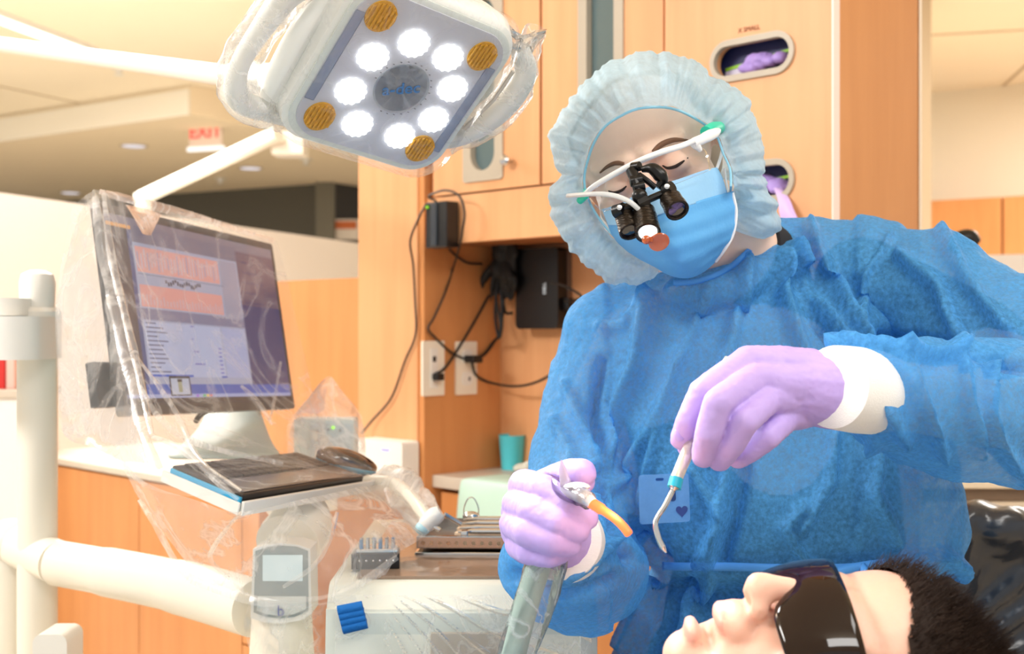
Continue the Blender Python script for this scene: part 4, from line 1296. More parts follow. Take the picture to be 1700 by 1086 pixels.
# --- scaler
sc = root('dental_scaler', P(1130, 760, .97), 'metal hand scaler with a turquoise band held over the patient', 'instrument')
h0 = P(1205, 595, 1.02); h1 = P(1140, 735, .972); h2 = P(1118, 808, .955)
MB().tube([P(1207, 594, 1.03).lerp(P(1122, 797, .957), k / 27) for k in range(28)], [.0022, .003, .0038] + [.0046] * 14 + [.0052] * 7 + [.0050] * 4, 18).build('handle', mat('satin_steel', rgb(226, 218, 204), .35, .55, bump=.3, bscale=200), sc)
MB().tube([P(1123.5, 794, .958), P(1119, 810, .955)], .0056, 18).build('turquoise_band', mat('turquoise_ring', rgb(20, 176, 208), .4), sc)
MB().tube(crom([P(1119, 809, .955), P(1115, 818, .954), P(1103, 842, .951), P(1092, 858, .95), P(1088, 872, .949), P(1093, 892, .948), P(1100, 908, .948), P(1106, 918, .947)], 5), [.0048, .0040, .0030, .0024, .0022] + [.0021] * 16 + [.0024] * 6 + [.0026] * 4 + [.0022, .0018, .0015, .001, .0008], 12).build('working_tip', M['chrome'], sc)

# --- glowing handpiece in the other hand
hd = root('ultrasonic_handpiece', P(940, 840, 1.02), 'sleeved handpiece with a glowing orange tip in the clinician\'s fist', 'instrument')
clr = clear('clear_acrylic', (.93, .95, .98), .35, .08)
MB().tube(crom([P(905, 800, 1.04), P(935, 812, 1.0), P(960, 822, .982), P(978, 832, .972)], 5), [.009] * 8 + [.0085] * 4 + [.0075] * 4, 14).build('body', clr, hd)
MB().tube([P(940, 812, 1.0), P(972, 826, .976), P(984, 836, .97)], [.0062, .0068, .0045], 14).ball(P(958, 808, .985), (.011, .006, .004), 12).build('collar', mat('bright_clear_collar', rgb(240, 236, 244), .12, .35), hd)
MB().tube([P(932, 764, .99), P(934, 780, .99), P(940, 806, .992)], [.0006, .0032, .0052], 12).build('clear_spike', mat('pale_lilac_clear', rgb(236, 222, 246), .15, trans=.5), hd)
tipm = mat('glowing_orange_tip', rgb(190, 80, 36), .4, emit=rgb(255, 128, 70), estr=1.15)
tip2 = mat('glowing_core', rgb(255, 220, 170), .3, emit=rgb(255, 224, 180), estr=2.2)
ti = MB().tube(crom([P(980, 834, .972), P(1002, 848, .965), P(1022, 862, .958), P(1036, 876, .953), P(1045, 888, .950)], 6), [.0046] * 6 + [.0036] * 18 + [.0030], 14).build('tip', tipm, hd)
tl_ = bpy.data.lights.new('tip_glow', 'POINT'); tl_.energy = .12; tl_.color = (1, .55, .25); tl_.shadow_soft_size = .01
to_ = bpy.data.objects.new('tip_glow', tl_); to_.location = P(1020, 845, .955) - WO[hd.name]; to_.parent = hd; COL.objects.link(to_)
# hose inside a clear sleeve
hose = MB().tube(crom([P(900, 915, 1.03), P(893, 945, 1.03), P(880, 985, 1.03), P(866, 1035, 1.03), P(850, 1100, 1.03), P(835, 1160, 1.05), P(800, 1280, 1.1)], 8), .0105, 16).build('hose', mat('sage_hose', rgb(170, 196, 188), .5), hd, label='grey-green hose')
rows = []
for j, (xl, xr, y) in enumerate([(878, 944, 915), (868, 938, 945), (856, 928, 985), (842, 914, 1030), (830, 898, 1070), (822, 880, 1110), (812, 868, 1200)]):
    row = []
    for k in range(36):
        a = 2 * pi * k / 36
        rr = 1 + .07 * sin(a * 5 + j) + .05 * sin(a * 9 + 2 * j)
        row.append(P((xl + xr) / 2 + (xr - xl) / 2 * cos(a) * rr, y, 1.03 + (.016 * sin(a)) * rr))
    rows.append(row)
MB().grid([crom(r, 1) for r in rows] if False else rows, close_u=True).build('clear_sleeve', plastic_film('sleeve_film', .13, .4, 14, (0.9, .95, 1)), hd)
# ------------------------------------------------------------------ overhead dental light
LC = P(660, 130, 1.15)
LU = Vector((.0449, .0369, -.0098)).normalized(); LV = Vector((-.0322, .0285, -.0403)); LV = (LV - LU * LV.dot(LU)).normalized()
LN = LU.cross(LV).normalized()
if LN.y > 0: LN = -LN
LM = Matrix(((LU.x, LV.x, LN.x, LC.x), (LU.y, LV.y, LN.y, LC.y), (LU.z, LV.z, LN.z, LC.z), (0, 0, 0, 1)))
K = 0.0589
dl = root('dental_light', LC, 'white overhead dental light with eight lit lenses and four amber lenses', 'lamp')
shell_m = mat('lamp_shell', rgb(238, 240, 236), .3)
def lay(outline, zs):
    """stack of outlines (scale, z) -> closed body, light-local metres"""
    mb = MB(LM); rows = []
    for sc_, z, dx, dy in zs:
        rows.append([(x * K * sc_ + dx * K, y * K * sc_ + dy * K, z) for x, y in outline])
    n = len(outline)
    mb.grid([[Vector(p) for p in r] for r in rows], close_u=True)
    b = len(mb.v) - n
    mb.f.append(tuple(range(n))); mb.f.append(tuple(range(b, b + n))); mb.mi += [0, 0]
    return mb
sq = rrect(0.0, 0.0, 2.86, 2.84, .52, 10)
lay(sq, [(.60, -.062, -.1, -.2), (.86, -.056, -.05, -.12), (1.06, -.034, -.02, -.05), (1.13, -.012, 0, -.02), (1.10, 0.004, 0, 0), (1.045, .0065, 0, 0)]).build('housing', shell_m, dl, True, 50)
lay(sq, [(1.04, .0064, 0, 0), (1.05, .0095, 0, 0), (1.02, .0105, 0, 0)]).build('bezel', mat('bezel_clear_grey', rgb(214, 222, 218), .2), dl, True, 40)
pan = lay(sq, [(.985, .0095, 0, 0), (.98, .0120, 0, 0)]).build('lens_panel', mat('lens_panel_grey', rgb(192, 196, 206), .35), dl, True, 40)
led = emis('led_lens_glow', (1, 1, .985, 1), 3.2)
amber = mat('amber_lens', rgb(214, 158, 12), .25, spec=.7, bump=.9, bscale=40, stretch=(1, 9, 1), var=.25, vscale=30)
for a, b in ((-.234, -.772), (.448, -.75), (.86, -.266), (.89, .384), (.502, .878), (-.32, .907), (-.75, .382), (-.734, -.307)):
    z = .0121
    # fluted lens: slightly scalloped rim
    n = 48
    rim = [(a * K + .0152 * (1 + .07 * sin(k * 2 * pi / n * 14)) * cos(2 * pi * k / n), b * K + .0140 * (1 + .07 * sin(k * 2 * pi / n * 14)) * sin(2 * pi * k / n)) for k in range(n)]
    MB(LM).prism(rim, 'z', z - .001, z + .0020).build('lit_lens', led, dl, False)
for a, b in ((-1, -1), (1, -1), (1, 1), (-1, 1)):
    n = 40
    rim = [(a * K * .99 + .0150 * cos(2 * pi * k / n), b * K * .99 + .0160 * sin(2 * pi * k / n)) for k in range(n)]
    mb = MB(LM); mb.prism(rim, 'z', .011, .0135)
    for k in range(7):
        y = -.012 + k * .004
        w = sqrt(max(0, .0150 ** 2 - y * y)) * .9
        mb.tube([(a * K * .99 + y, b * K * .99 - w, .0140), (a * K * .99 + y, b * K * .99 + w, .0140)], .0014, 6)
    mb.build('amber_lens', amber, dl, True, 30, label='amber fluted lens')
cd = MB(LM).lathe([(.001, .0120), (.026, .0120), (.028, .0128), (.028, .0105)], (0.03 * K, .05 * K, 0), n=48).build('centre_disc', mat('disc_grey', rgb(160, 168, 178), .3), dl, True, 40)
tr_ = (LU * 78 - LV * 56) ; 
rt = (P(700, 150, 1.15) - P(620, 130, 1.15)).normalized(); rt = (rt - LN * rt.dot(LN)).normalized(); upv = LN.cross(rt)
if upv.z < 0: upv = -upv
# keep right x up facing the viewer
if rt.cross(upv).dot(LN) < 0: upv = -upv
text('a-dec', .0175, LM @ Vector((.03 * K, .05 * K, .0130)), rt, upv, .0003, mat('blue_print', rgb(60, 124, 186), .5), 'lettering', dl, bold=.0002)
for s in (-1, 1):
    MB(LM).box((s * 1.30 * K - .006, -.85 * K if s > 0 else -.95 * K, .0118), (s * 1.30 * K + .004, .95 * K if s > 0 else .75 * K, .0128), .001).build('side_strip', mat('slate_strip', rgb(140, 150, 172), .3), dl)
# tick marks round the disc
mk = MB(LM)
for k in range(26):
    if 6 < k < 12: continue
    a = 2 * pi * k / 26 + .3
    c = (.03 * K + .0300 * cos(a), .05 * K + .0300 * sin(a))
    mk.box((c[0] - .0009, c[1] - .0004, .0119), (c[0] + .0009, c[1] + .0004, .0123))
o_ = mk.build('dial_marks', mat('dial_print', rgb(110, 112, 116), .5), dl, False); 
# handles
def loc(px, py, z=0.0):
    """light-local point on plane z seen at the pixel"""
    o = Vector((0, 0, CAMZ)); d = Vector(((px - 850) / FPX, 1, (543 - py) / FPX))
    pl = LC + LN * z
    t = (pl - o).dot(LN) / d.dot(LN)
    return o + d * t
hl_ = crom([loc(520, -30, -.02), loc(478, -8, -.02), loc(440, 40, -.018), (loc(404, 96, -.016)), loc(391, 140, -.014), loc(402, 168, -.014), loc(440, 184, -.016), loc(492, 200, -.02)], 8)
MB().tube(hl_, [.0105 + .0015 * sin(i * .2) for i in range(len(hl_))], 18).build('handle', shell_m, dl)
MB().tube(crom([loc(560, -20, -.025), loc(510, 40, -.02), loc(470, 110, -.018), (loc(452, 160, -.018))], 8), .012, 18).build('handle_bracket', shell_m, dl)
MB().box((0, 0, 0), (.001, .001, .001))
hr_ = crom([loc(862, 78, -.014), loc(872, 120, -.010), loc(846, 168, -.010), loc(800, 206, -.012), loc(756, 226, -.014), loc(716, 232, -.02)], 8)
MB().tube(hr_, [.010 + .0025 * sin(pi * i / len(hr_)) for i in range(len(hr_))], 18).build('handle', shell_m, dl)
MB().tube([loc(770, 214, .004), loc(820, 165, .004), loc(852, 118, .004)], .0022, 8).build('grip_inlay', mat('grip_grey', rgb(196, 188, 176), .4), dl)
# arm: long white tube to the left and a hub above
MB().tube(crom([loc(640, 20, -.06), loc(560, 40, -.09), P(470, 132, 1.35), P(400, 126, 1.6)], 6), .022, 20).build('yoke', shell_m, dl)
MB().tube(crom([P(420, 132, 1.58), P(250, 108, 2.0), P(100, 88, 2.3), P(-60, 66, 2.55), P(-260, 40, 2.8)], 6), .0155, 20).build('arm', M['arm_white'], dl)
pt_ = P(-260, 40, 2.8)
MB().tube([(pt_.x, pt_.y, pt_.z + .02), (pt_.x, pt_.y, 0)], .03, 20).build('post', M['arm_white'], dl)
# plastic barrier on the light
film_l = plastic_film('lamp_film', .12, .30, 22, (1, .99, .97), .22, .10)
def tubefilm(path, w, nm, parent, seed, flat=.6):
    q = crom(path, 6); rows = []
    for i, p in enumerate(q):
        t = (q[min(i + 1, len(q) - 1)] - q[max(i - 1, 0)]).normalized(); u = t.cross(LN).normalized()
        ww = w[min(len(w) - 1, int(i / len(q) * len(w)))] if isinstance(w, list) else w
        row = []
        for k in range(28):
            a = 2 * pi * k / 28
            v = p + u * (cos(a) * ww) + LN * (sin(a) * ww * flat)
            v += (v - p).normalized() * (.0035 * ridged(v, 45, seed))
            row.append(v)
        rows.append(row)
    return MB().grid(rows, close_u=True).build(nm, film_l, parent, True, 50)
tubefilm([loc(540, -60, -.02), loc(478, -8, -.02), loc(435, 46, -.018), loc(400, 100, -.016), loc(392, 142, -.014), loc(412, 172, -.014), loc(470, 190, -.016)], .0165, 'handle_film', dl, 1, .8)
tubefilm([loc(890, 48, -.014), loc(872, 100, -.010), loc(850, 160, -.010), loc(800, 206, -.012), loc(740, 232, -.014)], [.010, .013, .0165, .018, .019, .018, .016], 'handle_film', dl, 5, .7)
# twisted tail of the film at the right handle
rows = []
for j in range(9):
    t = j / 8
    a = loc(846 + 4 * t, 42 + 10 * t - 4, -.01); b = loc(848 + 8 * t, 76 + 20 * t, -.01)
    c1 = loc(868 + 40 * t, 62 - 14 * t + 6 * sin(t * 6), -.01 + .01 * sin(t * 9)); c2 = loc(872 + 26 * t, 104 - 34 * t, -.012)
    rows.append([a.lerp(c1, t), c1.lerp(c2, .35), c1.lerp(c2, .7), b.lerp(c2, t)])
rows = []
for j, (xa, ya, xb, yb) in enumerate([(845, 40, 842, 84), (856, 52, 856, 96), (868, 58, 872, 104), (878, 56, 884, 88), (890, 50, 894, 74), (908, 48, 902, 62)]):
    rows.append([loc(xa + (xb - xa) * k / 6, ya + (yb - ya) * k / 6, -.012 + .006 * sin(k * 1.7 + j * 1.3)) for k in range(7)])
MB().grid(rows).build('film_tail', plastic_film('tail_film', .35, .4, 26, (1, .97, .94)), dl, True, 50)
# film stretched over the lens panel
rows = []
for j in range(25):
    rows.append([LM @ Vector(((-1.55 + 3.1 * i / 24) * K, (-1.6 + 3.2 * j / 24) * K, .0165 + .0014 * ridged(Vector((i * .15, j * .3, 0)), 3, 1))) for i in range(25)])
lay(sq, [(1.12, -.020, 0, 0), (1.20, -.004, 0, 0), (1.13, .0135, 0, 0), (1.0, .0155, 0, 0)]).build('panel_film', plastic_film('panel_film', .03, .12, 20, (1, 1, 1), .05, .06), dl, True, 60)
sp = bpy.data.lights.new('dental_light_beam', 'SPOT'); sp.energy = 9; sp.spot_size = radians(60); sp.spot_blend = .8; sp.shadow_soft_size = .06
so = bpy.data.objects.new('dental_light_beam', sp); sp_l = LC + LN * .03
so.rotation_euler = (P(1180, 1080, .86) - sp_l).to_track_quat('-Z', 'Y').to_euler(); so.location = sp_l - LC; so.parent = dl; COL.objects.link(so)

# neighbouring lamp arm in the background
na = root('lamp_arm', P(232, 330, 5.3), 'out-of-focus white lamp arm slanting up behind the monitor', 'lamp')
MB().tube([P(236, 328, 5.5), P(462, 222, 5.1)], .034, 18).build('tube', M['arm_white'], na)
MB().box(tuple(P(450, 256, 5.15)), tuple(P(500, 214, 5.1) + Vector((0, .19, 0))), .008).build('joint_block', M['arm_white'], na)
e0 = P(236, 328, 5.5)
MB().tube([e0 + Vector((0, 0, .02)), e0 + Vector((.01, 0, -.06)), Vector((e0.x + .01, e0.y, 0))], [.040, .036, .036], 18).build('post', M['arm_white'], na)

# ------------------------------------------------------------------ white pole, collar and swing arm
pl_ = root('equipment_pole', P(62, 700, 1.75).xy.to_3d(), 'tall white equipment pole with collar at the left edge', 'pole')
pc = P(62, 600, 1.75); rpx = 32 / FPX * 1.75
MB().lathe([(rpx, 0), (rpx, P(0, 520, 1.75).z)], (pc.x, pc.y, 0), n=40).build('post', M['arm_white'], pl_)
zt_ = P(0, 520, 1.75).z
MB().lathe([(rpx * .86, 0), (rpx * .9, .035), (rpx * .8, .048), (rpx * .4, .054), (.001, .055)], (pc.x, pc.y, zt_ + .008), n=36).build('cap', M['white'], pl_)
MB().lathe([(rpx * 1.25, 0), (rpx * 1.28, .012), (rpx * 1.1, .018)], (pc.x - .002, pc.y, zt_ - .010), n=40).build('collar_ring', M['white'], pl_)
a_ = P(-120, 595, 1.70); b_ = P(75, 492, 1.70)
MB().prism(rrect((a_.x + b_.x) / 2, 1.72, b_.x - a_.x, .15, .04, 8), 'z', P(0, 598, 1.65).z, P(0, 525, 1.65).z).build('arm_block', M['white'], pl_, True, 30)
MB().prism(rrect((a_.x + b_.x) / 2 - .03, 1.73, b_.x - a_.x, .12, .03, 8), 'z', P(0, 525, 1.65).z + .001, P(0, 494, 1.65).z).build('arm_cover', M['white'], pl_, True, 30)
sa = root('swing_arm', P(250, 960, 1.55), 'thick white swing arm crossing the lower left to the touchpad', 'arm')
MB().tube(crom([P(96, 935, 1.72), P(180, 950, 1.68), P(300, 975, 1.60), P(424, 1010, 1.50)], 6), [.032] * 6 + [.034] * 6 + [.036] * 7, 26).build('tube', M['arm_white'], sa)
MB().ball(P(20, 900, 1.80), (.045, .045, .035), 24).tube([P(14, 900, 1.8), P(96, 934, 1.72)], .031, 24).build('elbow', M['arm_white'], sa)
e0 = P(18, 900, 1.80)
MB().lathe([(.036, 0), (.036, e0.z)], (e0.x, e0.y, 0), n=28).build('pivot_post', M['arm_white'], sa)
MB().prism(rrect(P(92, 0, 1.6).x, P(0, 1066, 1.6).z - .03, .045, .09, .012, 6), 'y', 1.58, 1.64).build('latch', M['white'], sa, True, 30)

# ------------------------------------------------------------------ monitor
mTL, mTR, mBR, mBL = [Vector(q) + Vector((0, 0, CAMZ)) for q in ((-.550, 1.600, .166), (-.414, 2.079, .143), (-.374, 2.038, -.138), (-.510, 1.559, -.115))]
mR = (mTR - mTL).normalized(); mD = (mBL - mTL); mH = mD.length; mW = (mTR - mTL).length
mD = (mD - mR * mD.dot(mR)).normalized(); mN = mR.cross(mD); 
if mN.y > 0: mN = -mN       # faces the camera side
MM = Matrix(((mR.x, mD.x, mN.x, mTL.x), (mR.y, mD.y, mN.y, mTL.y), (mR.z, mD.z, mN.z, mTL.z), (0, 0, 0, 1)))
mo_ = root('monitor', mTL * .25 + mBR * .5 + mBL * .25, 'black flat-screen monitor showing a dental chart, under clear plastic film', 'monitor')
MB(MM).prism(rrect(mW / 2, mH / 2, mW, mH, .006, 4), 'z', -.013, 0).build('bezel', mat('bezel_black', rgb(34, 36, 42), .3), mo_, True, 30)
MB(MM).prism(rrect(mW / 2, mH * .56, mW * .8, mH * .7, .03, 6), 'z', -.045, -.020).build('back_shell', mat('back_shell', rgb(90, 120, 130), .4), mo_, True, 30)
MB(MM).box((-.030, mH * .74, -.030), (.010, mH * .95, -.016), .003).build('side_clip', mat('dark_clip', rgb(40, 42, 46), .4), mo_, True)
scm = {}
def sm(c, s=.8):
    k = (c, s)
    if k not in scm:
        scm[k] = (len(scm), mat('screen_%d' % len(scm), rgb(*[int(x * .12) for x in c]), .16, emit=rgb(*c), estr=s, spec=.5))
    return scm[k][0]
sb_ = MB(MM)
bx0, by0, bx1, by1 = .010, .012, mW - .010, mH - .016
SW, SH = bx1 - bx0, by1 - by0
lv = [0]
def srect(u0, v0, u1, v1, c, d=1, s=.8):
    sb_.cur = sm(c, s)
    z = .0002 + .00022 * d
    sb_.add([(bx0 + u0 * SW, by0 + v0 * SH, z), (bx0 + u1 * SW, by0 + v0 * SH, z), (bx0 + u1 * SW, by0 + v1 * SH, z), (bx0 + u0 * SW, by0 + v1 * SH, z)], [(0, 1, 2, 3)])
srect(0, 0, 1, 1, (52, 66, 118), 0)
srect(0, 0, 1, .06, (120, 110, 124), 1)
srect(0, .06, .10, .97, (66, 54, 60), 1)
srect(0, .045, .12, .065, (220, 150, 70), 3)
srect(.12, .06, .73, .90, (156, 160, 182), 1)
srect(.12, .04, .73, .13, (110, 104, 122), 2)
srect(.73, .06, 1.0, .40, (88, 70, 92), 1)
srect(.73, .40, 1.0, .90, (34, 44, 96), 1)
srect(.13, .15, .60, .29, (214, 150, 142), 2)
srect(.13, .36, .60, .48, (214, 148, 140), 2)
rr = random.Random(5)
for i in range(26):
    u = .135 + i * .0178
    srect(u, .16 + rr.random() * .03, u + .007, .25 + rr.random() * .03, (190, 176, 184) if i % 3 else (150, 150, 176), 3)
    srect(u + .004, .44 - rr.random() * .03, u + .012, .47, (196, 164, 168), 3)
for i in range(16):
    u = .27 + i * .013
    srect(u, .318 + .010 * sin(i * 1.2), u + .009, .335 + .010 * sin(i * 1.2) + rr.random() * .008, (40, 38, 52), 3)
srect(.13, .30, .62, .303, (90, 90, 110), 3)
srect(.61, .14, .72, .50, (150, 146, 164), 2)
srect(.12, .49, .73, .55, (118, 116, 142), 2)
srect(.13, .56, .56, .86, (172, 178, 206), 2)
srect(.57, .56, .72, .86, (160, 166, 200), 2)
for i in range(12):
    v = .565 + i * .024
    srect(.135, v, .135 + .05 + rr.random() * .06, v + .007, (84, 86, 116), 3)
    if i % 3 == 0: srect(.38, v, .38 + rr.random() * .14, v + .007, (96, 90, 170), 3)
    if i > 4: srect(.53, v, .55, v + .008, (84, 84, 180), 3)
srect(.13, .848, .36, .860, (30, 80, 180), 4)
srect(.53, .852, .565, .862, (30, 70, 170), 4)
srect(.10, .90, 1, .955, (44, 84, 168), 2)
srect(.0, .955, 1, .975, (150, 160, 200), 2)
srect(.0, .975, 1, 1.0, (24, 24, 34), 2)
srect(.22, .855, .335, .965, (20, 20, 24), 5)
srect(.227, .868, .328, .958, (176, 182, 200), 6)
srect(.262, .872, .288, .888, (40, 36, 30), 7); srect(.264, .888, .286, .945, (150, 150, 120), 7)
srect(.40, .958, .415, .972, (60, 180, 90), 6); srect(.42, .958, .435, .972, (230, 190, 40), 6); srect(.44, .958, .455, .972, (200, 70, 70), 6); srect(.36, .958, .375, .972, (150, 90, 200), 6)
for i in range(5):
    srect(.76, .12 + i * .065, .76 + .06 + rr.random() * .1, .128 + i * .065, (44, 40, 90), 3)
for i in range(9):
    srect(.015, .12 + i * .08, .015 + .03 + rr.random() * .04, .127 + i * .08, (100, 90, 96), 3)
sb_.build('screen', [x[1] for x in sorted(scm.values(), key=lambda q: q[0])], mo_, False)
# stand
sgm = mat('stand_sage', rgb(168, 184, 178), .45)
st0 = MM @ Vector((mW * .42, mH * .86, -.03)); st1 = MM @ Vector((mW * .46, mH + .05, -.045))
rows = []
for j, (px0, px1, py, Y) in enumerate([(340, 432, 668, 2.02), (338, 436, 686, 1.98), (326, 446, 712, 1.90), (296, 456, 738, 1.78), (268, 474, 754, 1.70)]):
    rows.append([P(px0 + (px1 - px0) * k / 8, py, Y - .02 * sin(pi * k / 8)) for k in range(9)])
me = MB().grid(rows).mesh('st'); o = bpy.data.objects.new('st', me); COL.objects.link(o)
q = o.modifiers.new('s', 'SOLIDIFY'); q.thickness = .012; q = o.modifiers.new('u', 'SUBSURF'); q.levels = 2
link_mesh('stand', bake(o), sgm, mo_)
MB().tube(crom([P(325, 700, 1.75), P(332, 690, 1.76), P(345, 682, 1.77)], 4), .004, 8).build('cable', M['black_matte'], mo_)
MB(MM).box((mW * .40, mH * .80, -.06), (mW * .56, mH * .97, -.045), .004).build('mount_plate', sgm, mo_)

# ------------------------------------------------------------------ keyboard tray with keyboard and mouse
tF = P(400, 838, 1.35); tR = P(640, 797, 1.72); tL = P(272, 783, 1.46)
tx = (tR - tF); TW = tx.length; tx.normalize(); ty = (tL - tF); ty = ty - tx * ty.dot(tx) * 0.55; TD = ty.length; ty.normalize()
tz = tx.cross(ty).normalized()
if tz.z < 0: tz = -tz
tl2 = (tL - tF).normalized()
TM = Matrix(((tx.x, tl2.x, tz.x, tF.x), (tx.y, tl2.y, tz.y, tF.y), (tx.z, tl2.z, tz.z, tF.z), (0, 0, 0, 1)))
TD = (tL - tF).length
tray = root('keyboard_tray', tF * .5 + tR * .25 + tL * .25 - Vector((0, 0, .1)), 'thin white keyboard tray below the monitor, wrapped in film', 'tray')
MB(TM).prism(rrect(TW / 2, TD / 2, TW, TD * 1.0, .010, 5), 'z', -.010, -.002).build('shelf', M['grey_plastic'], tray, True, 30)
MB(TM).box((0, -.006, -.012), (TW, 0.0, .004), .0015).build('front_lip', M['white'], tray)
MB(TM).box((-.004, 0, -.012), (0.0, TD, .002), .0015).build('side_lip', M['white'], tray)
bck = (P(440, 845, 1.55))
MB().tube(crom([TM @ Vector((TW * .55, TD * .7, -.02)), P(500, 860, 1.58), P(478, 905, 1.52)], 5), [.030, .030, .032, .034, .036, .038, .040, .042, .042, .042, .042], 22).build('support_neck', M['arm_white'], tray)
kb_ = root('keyboard', tF * .5 + tR * .25 + tL * .25, 'black keyboard with a cyan edge lying on the tray', 'keyboard')
kw, kd = TW * .82, TD * .93
MB(TM).box((.004, .004, -.001), (kw, kd, .010), .003).build('case', M['black'], kb_)
MB(TM).box((.001, .004, -.0015), (.0055, kd, .007), .001).build('cyan_edge', mat('cyan_trim', rgb(40, 170, 220), .3), kb_)
kk = MB(TM)
nr_ = 5
for r_ in range(nr_):
    nk = 15
    for c_i in range(nk):
        x0 = .022 + (kw - .034) * c_i / nk; x1 = x0 + (kw - .034) / nk - .003
        y0 = kd * .46 + (kd * .50) * r_ / nr_; y1 = y0 + kd * .5 / nr_ - .002
        kk.box((x0, y0, .010), (x1, y1, .0128))
keys = kk.build('keys', mat('key_black', rgb(30, 30, 32), .45), kb_, False); keys['kind'] = 'stuff'
MB(TM).box((.014, .010, .010), (kw - .008, kd * .42, .0112), .001).build('palm_rest', mat('dark_grey_palm', rgb(96, 88, 84), .25), kb_)
ms = root('mouse', TM @ Vector((TW * .90, TD * .42, 0)), 'glossy black mouse with a cyan base on the right of the tray', 'mouse')
mb = MB(); mc = TM @ Vector((TW * .905, TD * .40, .010))
for sx_, sy_, sz_, dz in ((.048, .026, .018, 0),):
    bm = bmesh.new(); bmesh.ops.create_uvsphere(bm, u_segments=28, v_segments=16, radius=1)
    ax_ = (P(612, 783, 1.66) - P(520, 762, 1.62)).normalized(); ay_ = tz.cross(ax_).normalized()
    for v in bm.verts:
        x, y, z = v.co
        z = max(z, -.35)
        w = 1 - .12 * x
        v.co = mc + ax_ * (x * sx_) + ay_ * (y * sy_ * w) + tz * (z * sz_ * (1 - .15 * x) + .004)
    mb.addbm(bm)
mb.build('shell', mat('mouse_gloss', rgb(26, 28, 34), .08, coat=1, spec=.8), ms)
bm = bmesh.new(); bmesh.ops.create_uvsphere(bm, u_segments=28, v_segments=12, radius=1)
for v in bm.verts:
    x, y, z = v.co
    v.co = mc + ax_ * (x * .0475) + ay_ * (y * .0262) + tz * (min(z, .1) * .010 - .0005)
mb = MB(); mb.addbm(bm); mb.build('cyan_base', mat('cyan_trim_mouse', rgb(60, 170, 206), .3), ms)

# ------------------------------------------------------------------ touchpad head on the swing arm
tp_ = root('touchpad_control', P(468, 1030, 1.42), 'grey-framed touchpad control with a small pale screen under the tray', 'control')
px0, px1 = 418, 517
def TPf(px, py, Y=1.42): return P(px, py, Y)
pts = [(420, 912), (440, 905), (468, 902), (496, 905), (515, 912), (517, 1020), (500, 1030), (466, 1036), (436, 1033), (416, 1026)]
f0 = [P(x, y, 1.42) for x, y in pts]; f1 = [P(x, y, 1.42) + Vector((.0, .05, 0)) for x, y in pts]
mb = MB(); n = len(pts)
mb.add(f0 + f1, [tuple(range(n)), tuple(reversed(range(n, 2 * n)))] + [(i, (i + 1) % n, (i + 1) % n + n, i + n) for i in range(n)])
mb.build('housing', M['white'], tp_, True, 30)
def inset(pts_, d, Y0, th, nm, m):
    a = [P(x, y, Y0) for x, y in pts_]; b = [v + Vector((0, th, 0)) for v in a]; mb = MB(); n = len(a)
    mb.add(a + b, [tuple(range(n)), tuple(reversed(range(n, 2 * n)))] + [(i, (i + 1) % n, (i + 1) % n + n, i + n) for i in range(n)])
    return mb.build(nm, m, tp_, True, 30)
inset([(424, 915), (446, 908), (468, 906), (492, 908), (511, 915), (512, 1014), (490, 1024), (466, 1027), (440, 1024), (421, 1017)], 0, 1.4185, .0012, 'face_frame', mat('slate_grey', rgb(136, 146, 146), .35))
inset([(428, 990), (468, 990), (508, 990), (508, 1012), (488, 1020), (466, 1023), (442, 1020), (426, 1014)], 0, 1.417, .001, 'lower_panel', M['grey_plastic'])
inset([(436, 922), (502, 922), (502, 965), (436, 965)], 0, 1.417, .001, 'display', emis('display_glow', rgb(216, 232, 228), .8))
text('b', .018, P(466, 1015, 1.4155), (1, 0, 0), (0, 0, 1), .0003, mat('logo_blue', rgb(60, 70, 150), .5), 'emblem', tp_)
MB().lathe([(.042, 0), (.040, .09), (.036, .16)], P(468, 1034, 1.46) - Vector((0, 0, .15)), n=32).build('neck', M['arm_white'], tp_)
nb0 = P(468, 1034, 1.46)
MB().tube([(nb0.x, nb0.y, nb0.z - .14), (nb0.x + .05, nb0.y + .02, nb0.z - .20), (nb0.x + .12, nb0.y + .05, nb0.z - .20)], .03, 20).build('lower_arm', M['arm_white'], tp_)

# control box under film with a green lamp
cbx = root('control_box', P(545, 780, 1.95), 'pale blue-grey control box with a green indicator light, under film behind the mouse', 'box')
a = P(487, 775, 1.95); b = P(588, 696, 1.95)
MB().box((a.x, 1.95, a.z), (b.x, 2.01, b.z), .006).build('housing', mat('pale_blue_grey', rgb(190, 206, 208), .4), cbx)
a2 = P(515, 768, 1.949); b2 = P(584, 704, 1.949)
MB().box((a2.x, 1.945, a2.z), (b2.x, 1.951, b2.z), .002).build('face', mat('blue_grey_face', rgb(172, 190, 200), .35), cbx)
MB().ball(P(553, 710, 1.944), .0028, 12).build('indicator', emis('green_led', rgb(150, 240, 60), 1.6), cbx, label='lit green indicator')
for x, y in ((527, 716), (545, 713), (565, 715), (527, 732), (563, 732)):
    MB().ball(P(x, y, 1.945), .0024, 8).build('button', mat('grey_button', rgb(120, 130, 140), .4), cbx)
a = P(540, 775, 1.98)
MB().tube([(a.x, 1.98, a.z + .005), (a.x, 1.98, .95)], .02, 16).build('post', M['arm_white'], cbx)

